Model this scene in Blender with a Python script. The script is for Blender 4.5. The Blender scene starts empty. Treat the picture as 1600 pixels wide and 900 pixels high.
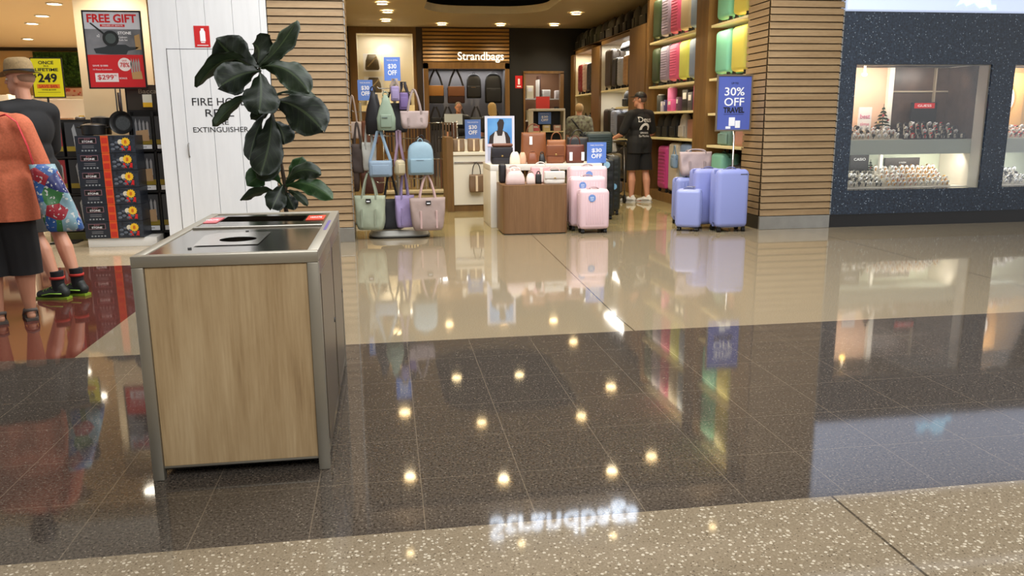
import bpy, bmesh, math, random
from mathutils import Vector, Matrix, Euler
from mathutils.bvhtree import BVHTree
PI = math.pi
random.seed(7)
S = bpy.context.scene
C = S.collection

# ---------------------------------------------------------------- camera
cam_d = bpy.data.cameras.new('camera')
cam_d.sensor_width = 36; cam_d.lens = 28.125; cam_d.clip_end = 200
cam = bpy.data.objects.new('camera', cam_d); C.objects.link(cam)
cam.matrix_world = Matrix(((0.98815, 0.03890, -0.14846, 0), (-0.15327, 0.20049, -0.96763, 0),
                           (-0.00787, 0.97892, 0.20408, 1.36), (0, 0, 0, 1)))
S.camera = cam

# ---------------------------------------------------------------- world, exposure, large lights
S.view_settings.view_transform = 'Standard'
S.view_settings.look = 'None'
S.view_settings.gamma = 1
S.view_settings.use_curve_mapping = False
S.view_settings.exposure = 0.85
W = bpy.data.worlds.new('world'); S.world = W; W.use_nodes = True
W.node_tree.nodes['Background'].inputs[0].default_value = (0.93, 0.96, 1.0, 1)
W.node_tree.nodes['Background'].inputs[1].default_value = 0.55

def light(kind, name, loc, power, color=(1, 1, 1), size=1.0, sy=None, rot=(0, 0, 0), spot=2.4, radius=0.05, blend=0.6):
    d = bpy.data.lights.new(name, kind); d.energy = power; d.color = color
    if kind == 'AREA':
        d.shape = 'RECTANGLE'; d.size = size; d.size_y = sy or size
    else:
        d.shadow_soft_size = radius
    if kind == 'SPOT':
        d.spot_size = spot; d.spot_blend = blend
    o = bpy.data.objects.new(name, d); C.objects.link(o); o.location = loc; o.rotation_euler = rot
    return o
light('AREA', 'mall_skylight_lamp', (1.6, 6.2, 4.93), 330, (.97, .985, 1), 6.5, 4.0)
light('AREA', 'mall_skylight_lamp', (1.6, -2.5, 4.93), 320, (.97, .985, 1), 7.5, 4.0)
WARM = (1, .83, .58)
# lamps recessed in the bag shop ceiling: (x, y, z)
SHOP_LIGHTS = [(0.03, 15.99, 3.55), (0.13, 17.15, 3.55), (0.10, 18.6, 3.55), (1.24, 15.63, 3.78), (2.53, 15.58, 3.78),
               (1.37, 19.2, 3.55), (2.73, 19.2, 3.55), (3.98, 19.1, 3.55), (4.02, 17.09, 3.55),
               (0.14, 13.2, 3.55), (1.39, 12.5, 3.55), (3.09, 12.5, 3.55), (4.0, 13.9, 3.55), (3.72, 10.7, 3.55),
               (1.44, 10.3, 3.55), (3.0, 10.3, 3.55), (0.15, 10.6, 3.55)]
KITCHEN_LIGHTS = [(-4.98, 13.92, 3.2), (-5.74, 15.44, 3.2), (-6.36, 16.6, 3.2), (-3.6, 12.4, 3.2), (-5.2, 11.2, 3.2), (-7.6, 19.5, 3.2), (-4.2, 18.0, 3.2), (-3.1, 10.0, 3.2), (-5.5, 20.5, 3.2)]

# ---------------------------------------------------------------- materials
def lin(c):
    r = []
    for v in c[:3]:
        v /= 255.0
        r.append(v / 12.92 if v <= 0.04045 else ((v + 0.055) / 1.055) ** 2.4)
    return (r[0], r[1], r[2], 1)
_m = {}
def mat(rgb, rough=0.5, metal=0.0, emit=0.0, noise=0.0, nscale=30, stretch=(1, 1, 1), bump=0.0, spec=0.5, coat=0.0, rgb2=None, sheen=0.0):
    key = (rgb, rough, metal, emit, noise, nscale, stretch, bump, spec, coat, rgb2, sheen)
    if key in _m: return _m[key]
    m = bpy.data.materials.new('surface'); m.use_nodes = True
    n = m.node_tree.nodes; l = m.node_tree.links; b = n['Principled BSDF']
    b.inputs['Base Color'].default_value = lin(rgb)
    b.inputs['Roughness'].default_value = rough
    b.inputs['Metallic'].default_value = metal
    b.inputs['Specular IOR Level'].default_value = spec
    b.inputs['Coat Weight'].default_value = coat
    if sheen: b.inputs['Sheen Weight'].default_value = sheen
    if emit:
        b.inputs['Emission Color'].default_value = lin(rgb); b.inputs['Emission Strength'].default_value = emit
    if noise or bump or rgb2:
        tc = n.new('ShaderNodeTexCoord'); mp = n.new('ShaderNodeMapping'); mp.inputs['Scale'].default_value = stretch
        nz = n.new('ShaderNodeTexNoise'); nz.inputs['Scale'].default_value = nscale; nz.inputs['Detail'].default_value = 4
        l.new(tc.outputs['Object'], mp.inputs[0]); l.new(mp.outputs[0], nz.inputs['Vector'])
        if noise or rgb2:
            cr = n.new('ShaderNodeValToRGB')
            a = lin(rgb)
            if rgb2: lo, hi = lin(rgb2), a
            else: lo = tuple(v * (1 - noise) for v in a[:3]) + (1,); hi = tuple(min(1, v * (1 + noise)) for v in a[:3]) + (1,)
            cr.color_ramp.elements[0].color = lo; cr.color_ramp.elements[1].color = hi
            cr.color_ramp.elements[0].position = .3; cr.color_ramp.elements[1].position = .7
            l.new(nz.outputs['Fac'], cr.inputs[0]); l.new(cr.outputs[0], b.inputs['Base Color'])
        if bump:
            bp = n.new('ShaderNodeBump'); bp.inputs['Strength'].default_value = bump; bp.inputs['Distance'].default_value = .01
            l.new(nz.outputs['Fac'], bp.inputs['Height']); l.new(bp.outputs[0], b.inputs['Normal'])
    _m[key] = m
    return m

class NB:                                             # tiny node builder
    def __init__(s, name):
        s.m = bpy.data.materials.new(name); s.m.use_nodes = True; s.t = s.m.node_tree; s.b = s.t.nodes['Principled BSDF']
    def set(s, sock, v):
        if hasattr(v, 'is_output'): s.t.links.new(v, sock)
        else: sock.default_value = v
    def math(s, op, a, b=0.0, c=None):
        n = s.t.nodes.new('ShaderNodeMath'); n.operation = op; s.set(n.inputs[0], a); s.set(n.inputs[1], b)
        if c is not None: s.set(n.inputs[2], c)
        return n.outputs[0]
    def mix(s, f, a, b):
        n = s.t.nodes.new('ShaderNodeMix'); n.data_type = 'RGBA'; s.set(n.inputs[0], f); s.set(n.inputs[6], a); s.set(n.inputs[7], b)
        return n.outputs[2]
    def coord(s, which='Object'):
        n = s.t.nodes.new('ShaderNodeTexCoord'); return n.outputs[which]
    def xyz(s, v):
        n = s.t.nodes.new('ShaderNodeSeparateXYZ'); s.t.links.new(v, n.inputs[0]); return n.outputs
    def mapping(s, v, scale=(1, 1, 1), loc=(0, 0, 0)):
        n = s.t.nodes.new('ShaderNodeMapping'); s.t.links.new(v, n.inputs[0]); n.inputs['Scale'].default_value = scale; n.inputs['Location'].default_value = loc
        return n.outputs[0]
    def noise(s, v, scale, detail=3, rough=.5, out='Fac'):
        n = s.t.nodes.new('ShaderNodeTexNoise'); s.t.links.new(v, n.inputs['Vector']); n.inputs['Scale'].default_value = scale
        n.inputs['Detail'].default_value = detail; n.inputs['Roughness'].default_value = rough; return n.outputs[out]
    def voro(s, v, scale, feature='F1', out='Color'):
        n = s.t.nodes.new('ShaderNodeTexVoronoi'); n.feature = feature; s.t.links.new(v, n.inputs['Vector']); n.inputs['Scale'].default_value = scale
        return n.outputs[out]
    def ramp(s, f, stops):
        n = s.t.nodes.new('ShaderNodeValToRGB'); s.t.links.new(f, n.inputs[0]); e = n.color_ramp.elements
        while len(e) < len(stops): e.new(.5)
        for i, (p, c) in enumerate(stops): e[i].position = p; e[i].color = lin(c)
        return n.outputs[0]
    def gt(s, a, v): return s.math('GREATER_THAN', a, v)
    def bump(s, h, st=.3, dist=.01):
        n = s.t.nodes.new('ShaderNodeBump'); n.inputs['Strength'].default_value = st; n.inputs['Distance'].default_value = dist
        s.t.links.new(h, n.inputs['Height']); s.t.links.new(n.outputs[0], s.b.inputs['Normal'])

def floor_material():
    k = NB('polished_terrazzo'); P = k.coord(); X, Y, Z = k.xyz(P)
    dn = k.t.nodes.new('ShaderNodeVectorMath'); dn.operation = 'MULTIPLY_ADD'; k.t.links.new(k.noise(P, 120, 2, .5, 'Color'), dn.inputs[0]); dn.inputs[1].default_value = (.007, .007, 0); k.t.links.new(P, dn.inputs[2]); PD = dn.outputs[0]
    v1 = k.xyz(k.voro(PD, 74)); v2 = k.xyz(k.voro(P, 210)); n1 = k.noise(P, 60, 2)
    dst = k.voro(PD, 74, out='Distance')
    chip = k.math('MULTIPLY', k.gt(v1[0], .36), k.math('LESS_THAN', dst, k.math('ADD', .22, k.math('MULTIPLY', v1[1], .25))))
    a = k.mix(k.math('MULTIPLY', chip, .8), k.ramp(k.noise(P, 140, 3), [(.3, (118, 106, 86)), (.7, (142, 128, 108))]), k.ramp(v1[2], [(0, (160, 148, 126)), (1, (206, 196, 176))]))
    a = k.mix(k.math('MULTIPLY', k.gt(v2[1], .965), .7), a, lin((70, 60, 48)))
    # dark tiles
    nz = k.noise(P, 95, 4, .7)
    b = k.ramp(nz, [(.36, (28, 25, 23)), (.45, (66, 60, 54)), (.60, (84, 76, 68)), (.75, (108, 99, 90))])
    b = k.mix(k.math('MULTIPLY', k.gt(v2[0], .975), .3), b, lin((170, 158, 142)))
    tx = k.math('FRACT', k.math('ADD', k.math('DIVIDE', k.math('SUBTRACT', X, .082), .389), 50.0)); ty = k.math('FRACT', k.math('ADD', k.math('DIVIDE', k.math('SUBTRACT', Y, 2.515), .4025), 50.0))
    gx = k.math('LESS_THAN', k.math('ABSOLUTE', k.math('SUBTRACT', tx, .5)), .4945); gy = k.math('LESS_THAN', k.math('ABSOLUTE', k.math('SUBTRACT', ty, .5)), .4955)
    grout = k.math('SUBTRACT', 1.0, k.math('MULTIPLY', gx, gy))
    b = k.mix(k.math('MULTIPLY', grout, .45), b, lin((128, 115, 98)))
    # fine beige
    c = k.ramp(k.noise(P, 150, 3, .7), [(.3, (116, 103, 82)), (.5, (138, 125, 102)), (.7, (160, 147, 124))])
    # red granite
    d = k.ramp(k.noise(P, 70, 4, .7), [(.3, (44, 22, 20)), (.5, (90, 46, 38)), (.66, (116, 66, 54)), (.8, (160, 118, 104))])
    pk = k.ramp(k.noise(P, 90, 3, .7), [(.35, (150, 112, 104)), (.65, (185, 150, 140))])
    rr = k.math('SQRT', k.math('ADD', k.math('POWER', k.math('ADD', X, 4.6), 2.0), k.math('POWER', k.math('SUBTRACT', Y, 6.6), 2.0)))
    d = k.mix(k.math('LESS_THAN', rr, 1.45), d, pk)
    e = k.ramp(k.noise(P, 40, 3), [(.3, (182, 164, 134)), (.7, (205, 188, 158))])
    s = k.ramp(k.noise(P, 3.0, 3), [(.3, (140, 126, 88)), (.7, (160, 146, 106))])
    left = k.math('LESS_THAN', X, -1.885)
    far = k.mix(left, c, d)
    far = k.mix(k.math('MULTIPLY', left, k.gt(Y, 8.25)), far, e)
    far = k.mix(k.math('MULTIPLY', k.gt(X, -1.0), k.gt(Y, 9.62)), far, s)
    # far strip of darker beige towards the jeweller
    col = k.mix(k.gt(Y, 2.515), a, k.mix(k.gt(Y, 4.93), b, far))
    # movement joints
    jx = k.math('ADD', 1.57, k.math('MULTIPLY', k.math('MAXIMUM', k.math('SUBTRACT', Y, 5.4), 0.0), .035))
    nd = k.math('SUBTRACT', 1.0, k.math('MULTIPLY', k.gt(Y, 2.515), k.math('LESS_THAN', Y, 4.93)))
    j = k.math('MULTIPLY', nd, k.math('LESS_THAN', k.math('ABSOLUTE', k.math('SUBTRACT', X, jx)), .005))
    j2 = k.math('MULTIPLY', nd, k.math('LESS_THAN', k.math('ABSOLUTE', k.math('SUBTRACT', X, 5.12)), .006))
    j3 = k.math('LESS_THAN', k.math('ABSOLUTE', k.math('SUBTRACT', Y, 9.62)), .006)
    jj = k.math('MINIMUM', 1.0, k.math('ADD', j, k.math('ADD', j2, j3)))
    col = k.mix(k.math('MULTIPLY', jj, .8), col, lin((48, 40, 30)))
    k.set(k.b.inputs['Base Color'], col)
    k.b.inputs['Roughness'].default_value = .075
    rg = k.math('ADD', .028, k.math('MULTIPLY', k.noise(P, 2.5, 3), .045))
    k.set(k.b.inputs['Roughness'], rg)
    k.b.inputs['IOR'].default_value = 1.55
    k.bump(k.noise(P, 5, 2), .02, .004)
    return k.m

def granite_material():
    k = NB('dark_blue_granite'); P = k.coord()
    v = k.xyz(k.voro(P, 55)); n = k.noise(P, 38, 4, .65)
    c = k.ramp(n, [(.35, (20, 28, 40)), (.55, (36, 48, 64)), (.7, (58, 72, 90))])
    d = k.voro(P, 55, out='Distance')
    f = k.math('MULTIPLY', k.gt(v[0], .90), k.math('LESS_THAN', d, .34))
    k.set(k.b.inputs['Base Color'], k.mix(k.math('MULTIPLY', f, .8), c, lin((150, 165, 180))))
    k.b.inputs['Roughness'].default_value = .12
    return k.m

def wood_material(name, stops, scale=(9, 9, .55), rough=.5, nsc=2.2):
    k = NB(name); P = k.mapping(k.coord(), scale)
    w = k.noise(P, nsc, 6, .62); w2 = k.noise(k.mapping(k.coord(), (scale[0] * 9, scale[1] * 9, scale[2] * 3)), 2.5, 3)
    f = k.math('ADD', k.math('MULTIPLY', w, .72), k.math('MULTIPLY', w2, .28))
    k.set(k.b.inputs['Base Color'], k.ramp(f, stops)); k.b.inputs['Roughness'].default_value = rough
    k.bump(w2, .08, .003)
    return k.m

def hedge_material():
    k = NB('leaf_wall'); P = k.coord(); n = k.noise(P, 14, 4, .7)
    k.set(k.b.inputs['Base Color'], k.ramp(n, [(.3, (12, 28, 8)), (.5, (36, 78, 20)), (.7, (92, 130, 44))])); k.b.inputs['Roughness'].default_value = .8
    return k.m

def glass_material():
    m = bpy.data.materials.new('window_glass'); m.use_nodes = True; t = m.node_tree; t.nodes.clear()
    o = t.nodes.new('ShaderNodeOutputMaterial'); mx = t.nodes.new('ShaderNodeMixShader'); tr = t.nodes.new('ShaderNodeBsdfTransparent')
    gl = t.nodes.new('ShaderNodeBsdfGlossy'); gl.inputs['Roughness'].default_value = .02; fr = t.nodes.new('ShaderNodeFresnel'); fr.inputs['IOR'].default_value = 1.45
    t.links.new(fr.outputs[0], mx.inputs[0]); t.links.new(tr.outputs[0], mx.inputs[1]); t.links.new(gl.outputs[0], mx.inputs[2]); t.links.new(mx.outputs[0], o.inputs[0])
    return m

M_FLOOR = floor_material(); M_GRANITE = granite_material(); M_GLASS = glass_material()
M_BINWOOD = wood_material('limed_oak_laminate', [(.30, (138, 112, 78)), (.45, (164, 138, 100)), (.56, (176, 151, 113)), (.72, (190, 167, 130))], (5, 5, .6))
M_SLAT = wood_material('slat_timber', [(.35, (134, 108, 74)), (.65, (160, 134, 98))], (.6, .6, 9), .55)
M_GOLD = wood_material('golden_timber', [(.35, (98, 70, 34)), (.65, (122, 90, 46))], (5, 5, .5), .45)
M_GOLDSLAT = wood_material('golden_slat_timber', [(.35, (140, 104, 46)), (.65, (166, 126, 62))], (.6, .6, 9), .45)
M_BROWNLAM = wood_material('walnut_laminate', [(.35, (108, 78, 50)), (.65, (130, 96, 64))], (6, 6, .5), .4)
M_STEEL = mat((168, 164, 155), .28, 1.0, noise=.06, nscale=20, stretch=(1, 1, 12))
M_STEELM = mat((176, 172, 164), .14, 1.0)
M_STEELD = mat((158, 152, 138), .42, .75)
M_WHITE = mat((226, 224, 218), .45)
M_WHITEB = mat((222, 224, 226), .5, noise=.03, nscale=6, stretch=(3, 3, .4))
M_CREAM = mat((226, 208, 170), .6)
M_BLACK = mat((14, 13, 13), .5)
M_DARK = mat((26, 24, 23), .6)
M_DGREY = mat((58, 58, 58), .5)
M_GREY = mat((128, 126, 122), .5)
M_CHROME = mat((200, 200, 200), .2, 1.0)
M_BLUE = mat((98, 132, 206), .5)
M_TXTW = mat((240, 242, 246), .5)
M_TXTK = mat((20, 22, 28), .6)
M_RED = mat((196, 32, 34), .45)
M_HEDGE = hedge_material()
M_TIMBW = mat((110, 80, 44), .5)

# ---------------------------------------------------------------- mesh helpers
def bm_new(): return bmesh.new()
def obj(name, bm, m, parent=None, smooth=False, loc=None, rot=None, auto=None):
    me = bpy.data.meshes.new(name)
    bmesh.ops.recalc_face_normals(bm, faces=bm.faces)
    bm.to_mesh(me); bm.free()
    o = bpy.data.objects.new(name, me); C.objects.link(o)
    for mm in (m if isinstance(m, (list, tuple)) else [m]): me.materials.append(mm)
    if smooth: me.shade_smooth()
    if auto: 
        me.shade_smooth(); me.set_sharp_from_angle(angle=math.radians(auto))
    if parent: o.parent = parent
    if loc: o.location = loc
    if rot: o.rotation_euler = rot
    return o
def tag(o, label, cat, group=None):
    o['label'] = label; o['category'] = cat
    if group: o['group'] = group
    return o
def thing(name, label, cat, loc=(0, 0, 0), rz=0, group=None):
    o = bpy.data.objects.new(name, None); C.objects.link(o); o.location = loc; o.rotation_euler = (0, 0, rz); o.empty_display_size = .1
    return tag(o, label, cat, group)
def struct(name, bm, m, parent=None, **k):
    o = obj(name, bm, m, parent, **k)
    if not parent: o['kind'] = 'structure'
    return o
def xf(bm, vs, mtx):
    if mtx is not None: bmesh.ops.transform(bm, matrix=mtx, verts=vs)
def box(bm, x0, x1, y0, y1, z0, z1, r=0, seg=2, mi=0, mtx=None):
    g = bmesh.ops.create_cube(bm, size=1)
    vs = g['verts']
    for v in vs: v.co = Vector(((x0 + x1) / 2 + v.co.x * (x1 - x0), (y0 + y1) / 2 + v.co.y * (y1 - y0), (z0 + z1) / 2 + v.co.z * (z1 - z0)))
    fs = set(f for v in vs for f in v.link_faces)
    if r > 0:
        r = min(r, .49 * min(x1 - x0, y1 - y0, z1 - z0))
        rr = bmesh.ops.bevel(bm, geom=list(set(e for v in vs for e in v.link_edges)), offset=r, segments=seg, affect='EDGES', profile=.5)
        vs = list(set(rr['verts']) | set(v for f in rr['faces'] for v in f.verts)); fs = set(f for v in vs for f in v.link_faces)
        vs = list(set(v for f in fs for v in f.verts))
    for f in fs: f.material_index = mi
    xf(bm, vs, mtx)
    return vs
def tube(bm, pts, r, n=8, closed=False, mi=0, cap=True):
    pts = [Vector(p) for p in pts]; rs = r if isinstance(r, (list, tuple)) else [r] * len(pts)
    rings = []; up = None; N = len(pts)
    for i, p in enumerate(pts):
        if closed: t = (pts[(i + 1) % N] - pts[i - 1])
        else: t = pts[min(i + 1, N - 1)] - pts[max(i - 1, 0)]
        t.normalize()
        if up is None:
            up = Vector((0, 0, 1)) if abs(t.z) < .9 else Vector((1, 0, 0))
        a = t.cross(up)
        if a.length < 1e-4: a = t.cross(Vector((0, 1, 0)))
        a.normalize(); b = a.cross(t).normalized(); up = b
        rings.append([bm.verts.new(p + (a * math.cos(2 * PI * k / n) + b * math.sin(2 * PI * k / n)) * rs[i]) for k in range(n)])
    m = N if closed else N - 1
    for i in range(m):
        A, B = rings[i], rings[(i + 1) % N]
        for k in range(n):
            f = bm.faces.new((A[k], A[(k + 1) % n], B[(k + 1) % n], B[k])); f.material_index = mi
    if not closed and cap:
        for R in (rings[0], rings[-1]):
            f = bm.faces.new(R); f.material_index = mi
    return [v for R in rings for v in R]
def strap(bm, pts, w, t, side=(1, 0, 0), mi=0):                      # flat band along a path, width along side
    pts = [Vector(p) for p in pts]; s = Vector(side).normalized(); rings = []
    for i, p in enumerate(pts):
        d = (pts[min(i + 1, len(pts) - 1)] - pts[max(i - 1, 0)]).normalized(); n = d.cross(s)
        if n.length < 1e-3: n = Vector((0, 1, 0))
        n.normalize(); ss = n.cross(d).normalized()
        rings.append([bm.verts.new(p + ss * (w / 2 * a) + n * (t / 2 * b)) for a, b in ((-1, -1), (1, -1), (1, 1), (-1, 1))])
    for A, B in zip(rings, rings[1:]):
        for k in range(4):
            f = bm.faces.new((A[k], A[(k + 1) % 4], B[(k + 1) % 4], B[k])); f.material_index = mi
    bm.faces.new(rings[0]); bm.faces.new(rings[-1])
def arc(a, b, h, n=10, axis=(0, 0, 1), p=1.0):                         # arch from a to b rising h
    a, b, ax = Vector(a), Vector(b), Vector(axis)
    return [a.lerp(b, .5 - .5 * math.cos(PI * i / n)) + ax * h * math.sin(PI * i / n) ** p for i in range(n + 1)]
def loft(bm, secs, n=24, mi=0, cap=True):   # (z, a, b[, exponent, cx, cy]) superellipse rings
    rings = []
    for s in secs:
        z, a, b = s[:3]; e = s[3] if len(s) > 3 else 2; cx = s[4] if len(s) > 4 else 0; cy = s[5] if len(s) > 5 else 0
        R = []
        for k in range(n):
            t = 2 * PI * k / n; c, d = math.cos(t), math.sin(t)
            R.append(bm.verts.new((cx + a * math.copysign(abs(c) ** (2 / e), c), cy + b * math.copysign(abs(d) ** (2 / e), d), z)))
        rings.append(R)
    for A, B in zip(rings, rings[1:]):
        for k in range(n):
            f = bm.faces.new((A[k], A[(k + 1) % n], B[(k + 1) % n], B[k])); f.material_index = mi
    if cap:
        bm.faces.new(rings[0]).material_index = mi; bm.faces.new(rings[-1]).material_index = mi
    return [v for R in rings for v in R]
def cyl(bm, x, y, z0, z1, r, n=20, mi=0, r2=None, mtx=None):
    vs = loft(bm, [(z0, r, r, 2, x, y), (z1, r2 or r, r2 or r, 2, x, y)], n, mi); xf(bm, vs, mtx); return vs
def ball(bm, c, r, sc=(1, 1, 1), u=16, v=10, mtx=None):
    g = bmesh.ops.create_uvsphere(bm, u_segments=u, v_segments=v, radius=r)
    for q in g['verts']: q.co = Vector((q.co.x * sc[0], q.co.y * sc[1], q.co.z * sc[2])) + Vector(c)
    xf(bm, g['verts'], mtx); return g['verts']
def RX(a): return Matrix.Rotation(a, 4, 'X')
def RZ(a): return Matrix.Rotation(a, 4, 'Z')
def RY(a): return Matrix.Rotation(a, 4, 'Y')
def T(x, y, z): return Matrix.Translation((x, y, z))

_f = {}
def text_mesh(s, w=None, h=.1, depth=.002, bold=0.0, align='C', shear=0.0):
    cu = bpy.data.curves.new('lettering', 'FONT'); cu.body = s; cu.size = 1; cu.extrude = .001; cu.offset = bold; cu.align_x = 'CENTER'; cu.shear = shear; cu.resolution_u = 3
    o = bpy.data.objects.new('t', cu); C.objects.link(o)
    bpy.context.view_layer.update()
    me = bpy.data.meshes.new_from_object(o.evaluated_get(bpy.context.evaluated_depsgraph_get()))
    bpy.data.objects.remove(o); bpy.data.curves.remove(cu)
    xs = [v.co.x for v in me.vertices]; ys = [v.co.y for v in me.vertices]
    cx, cy = (min(xs) + max(xs)) / 2, (min(ys) + max(ys)) / 2; W0, H0 = max(xs) - min(xs), max(ys) - min(ys)
    kh = h / H0; kw = (w / W0) if w else kh
    for v in me.vertices:
        v.co = Vector(((v.co.x - cx) * kw, (v.co.y - cy) * kh, v.co.z / .001 * depth / 2))
    return me
def text(parent, s, x, y, z, m, w=None, h=.1, depth=.002, bold=0.0, name='lettering', rz=0, shear=0.0, wrap=None, rx=PI / 2):
    me = text_mesh(s, w, h, depth, bold, shear=shear); me.materials.append(m)
    o = bpy.data.objects.new(name, me); C.objects.link(o); o.location = (x, y, z); o.rotation_euler = (rx, 0, rz)
    if parent: o.parent = parent
    return o
def patch(parent, x0, x1, y, z0, z1, m, name='panel', t=.002, r=0):     # thin printed area facing -Y
    bm = bm_new(); box(bm, x0, x1, y - t, y, z0, z1, r); return obj(name, bm, m, parent)
def disc(bm, cx, y, cz, r, t=.002, n=20, mi=0):
    vs = cyl(bm, 0, 0, 0, t, r, n, mi); xf(bm, vs, T(cx, y, cz) @ RX(PI / 2)); return vs
def ngon(bm, pts, y, t=.002, mi=0):                 # outline in x,z extruded towards -Y
    A = [bm.verts.new((p[0], y, p[1])) for p in pts]; B = [bm.verts.new((p[0], y - t, p[1])) for p in pts]
    n = len(pts)
    for k in range(n): bm.faces.new((A[k], A[(k + 1) % n], B[(k + 1) % n], B[k])).material_index = mi
    bm.faces.new(A).material_index = mi; bm.faces.new(B).material_index = mi

def blob(name, prims, m, parent=None, voxel=.012, smooth=4, cuts=(), loc=None, subd=0):
    """one continuous skin over overlapping tapered capsules ('c', p, r, q, s) and ellipsoids ('e', centre, radii, euler)"""
    bm = bm_new()
    for p in prims:
        if p[0] == 'c':
            _, a, ra, b, rb = p
            vs = ball(bm, a, ra, u=12, v=8) + ball(bm, b, rb, u=12, v=8)
            old = set(v.index for v in ())
            tmp = bm_new()
            for v in vs: tmp.verts.new(v.co)
            bmesh.ops.delete(bm, geom=vs, context='VERTS')
            r = bmesh.ops.convex_hull(tmp, input=tmp.verts)
            bmesh.ops.delete(tmp, geom=[g for g in r['geom_interior'] if isinstance(g, bmesh.types.BMVert)], context='VERTS')
            me = bpy.data.meshes.new('x'); tmp.to_mesh(me); tmp.free(); bm.from_mesh(me); bpy.data.meshes.remove(me)
        else:
            c, rad = p[1], p[2]; e = Euler(p[3]).to_matrix().to_4x4() if len(p) > 3 else Matrix.Identity(4)
            ball(bm, (0, 0, 0), 1, rad, u=20, v=14, mtx=Matrix.Translation(c) @ e)
    bmesh.ops.recalc_face_normals(bm, faces=bm.faces)
    me = bpy.data.meshes.new('x'); bm.to_mesh(me); bm.free()
    o = bpy.data.objects.new('x', me); C.objects.link(o)
    d = o.modifiers.new('r', 'REMESH'); d.mode = 'VOXEL'; d.voxel_size = voxel
    if smooth:
        s = o.modifiers.new('s', 'SMOOTH'); s.iterations = smooth; s.factor = .5
    bpy.context.view_layer.update()
    m2 = bpy.data.meshes.new_from_object(o.evaluated_get(bpy.context.evaluated_depsgraph_get()))
    bpy.data.objects.remove(o)
    bm = bm_new(); bm.from_mesh(m2); bpy.data.meshes.remove(m2)
    for co, no in cuts:         # keep the side away from the normal
        bmesh.ops.bisect_plane(bm, geom=bm.verts[:] + bm.edges[:] + bm.faces[:], plane_co=co, plane_no=no, clear_outer=True)
        ed = [e for e in bm.edges if e.is_boundary]
        if ed: bmesh.ops.holes_fill(bm, edges=ed, sides=0)
    return obj(name, bm, m, parent, smooth=True, loc=loc)

# ================================================================ SETTING
bm = bm_new(); box(bm, -14, 13, -7, 23, -.1, 0); struct('floor', bm, M_FLOOR)
M_MCEIL = mat((205, 200, 192), .7); M_TAUPE = mat((110, 100, 90), .6); M_KCEIL = mat((232, 204, 160), .7); M_SCEIL = mat((176, 160, 128), .7)
bm = bm_new(); box(bm, -14, 13, -7, 9.4, 5.0, 5.1); struct('ceiling', bm, M_MCEIL)
bm = bm_new(); box(bm, -13, -.95, 9.66, 21.8, 3.2, 3.3); struct('ceiling', bm, M_KCEIL)

def ceiling_with_recess(x0, x1, y0, y1, z, hx0, hx1, hy0, hy1, r, depth):
    bm = bm_new()
    out = [bm.verts.new(p) for p in ((x0, y0, z), (x1, y0, z), (x1, y1, z), (x0, y1, z))]
    pts = []
    for cx, cy, a0 in ((hx1 - r, hy1 - r, 0), (hx0 + r, hy1 - r, 90), (hx0 + r, hy0 + r, 180), (hx1 - r, hy0 + r, 270)):
        for i in range(9):
            a = math.radians(a0 + 90 * i / 8); pts.append((cx + r * math.cos(a), cy + r * math.sin(a)))
    inn = [bm.verts.new((p[0], p[1], z)) for p in pts]
    ed = [bm.edges.new((L[i], L[(i + 1) % len(L)])) for L in (out, inn) for i in range(len(L))]
    bmesh.ops.triangle_fill(bm, edges=ed, use_beauty=True)
    return bm, pts
bmc, rp = ceiling_with_recess(-.95, 5.2, 9.62, 20.2, 3.57, .85, 3.35, 13.0, 17.45, .85, .4)
sc = struct('ceiling', bmc, M_SCEIL)
def ring(pts, z0, z1, grow=0.0, cx=2.1, cy=15.2):
    bm = bm_new(); A = []; B = []
    for x, y in pts:
        dx, dy = x - cx, y - cy; L = math.hypot(dx, dy); A.append(bm.verts.new((x + dx / L * grow, y + dy / L * grow, z0))); B.append(bm.verts.new((x + dx / L * grow, y + dy / L * grow, z1)))
    n = len(A)
    for i in range(n): bm.faces.new((A[i], A[(i + 1) % n], B[(i + 1) % n], B[i]))
    return bm, A, B
b1, A, B = ring(rp, 3.57, 3.72); struct('recess_lip', b1, mat((232, 220, 190), .6), sc)
b2, A, B = ring(rp, 3.72, 4.1, .25); b2.faces.new(B); 
struct('recess_void', b2, mat((22, 18, 14), .8), sc)
# slab over the shop so no daylight leaks in
bm = bm_new(); box(bm, -14, 13, 9.6, 23, 4.3, 4.4); struct('ceiling', bm, M_TAUPE)

def slats(bm, x0, x1, y, z0, z1, pitch=.083, lean=.012, depth=.022, gap=.006):
    n = int(round((z1 - z0) / pitch)); p = (z1 - z0) / n
    for i in range(n):
        a = z0 + i * p + .004; b = z0 + (i + 1) * p - gap
        q = [(y + .03, a), (y - depth - lean * .2, a), (y - depth + lean, b), (y + .03, b)]
        L = [bm.verts.new((x0, u, v)) for u, v in q]; R = [bm.verts.new((x1, u, v)) for u, v in q]
        for k in range(4): bm.faces.new((L[k], L[(k + 1) % 4], R[(k + 1) % 4], R[k]))
        bm.faces.new(L); bm.faces.new(R)
def slats_side(bm, y0, y1, x, z0, z1, pitch=.083, sgn=-1):     # boards on a face looking along x
    n = int(round((z1 - z0) / pitch)); p = (z1 - z0) / n
    for i in range(n):
        a = z0 + i * p + .004; b = z0 + (i + 1) * p - .010
        box(bm, min(x, x + sgn * .022), max(x, x + sgn * .022), y0, y1, a, b)

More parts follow.
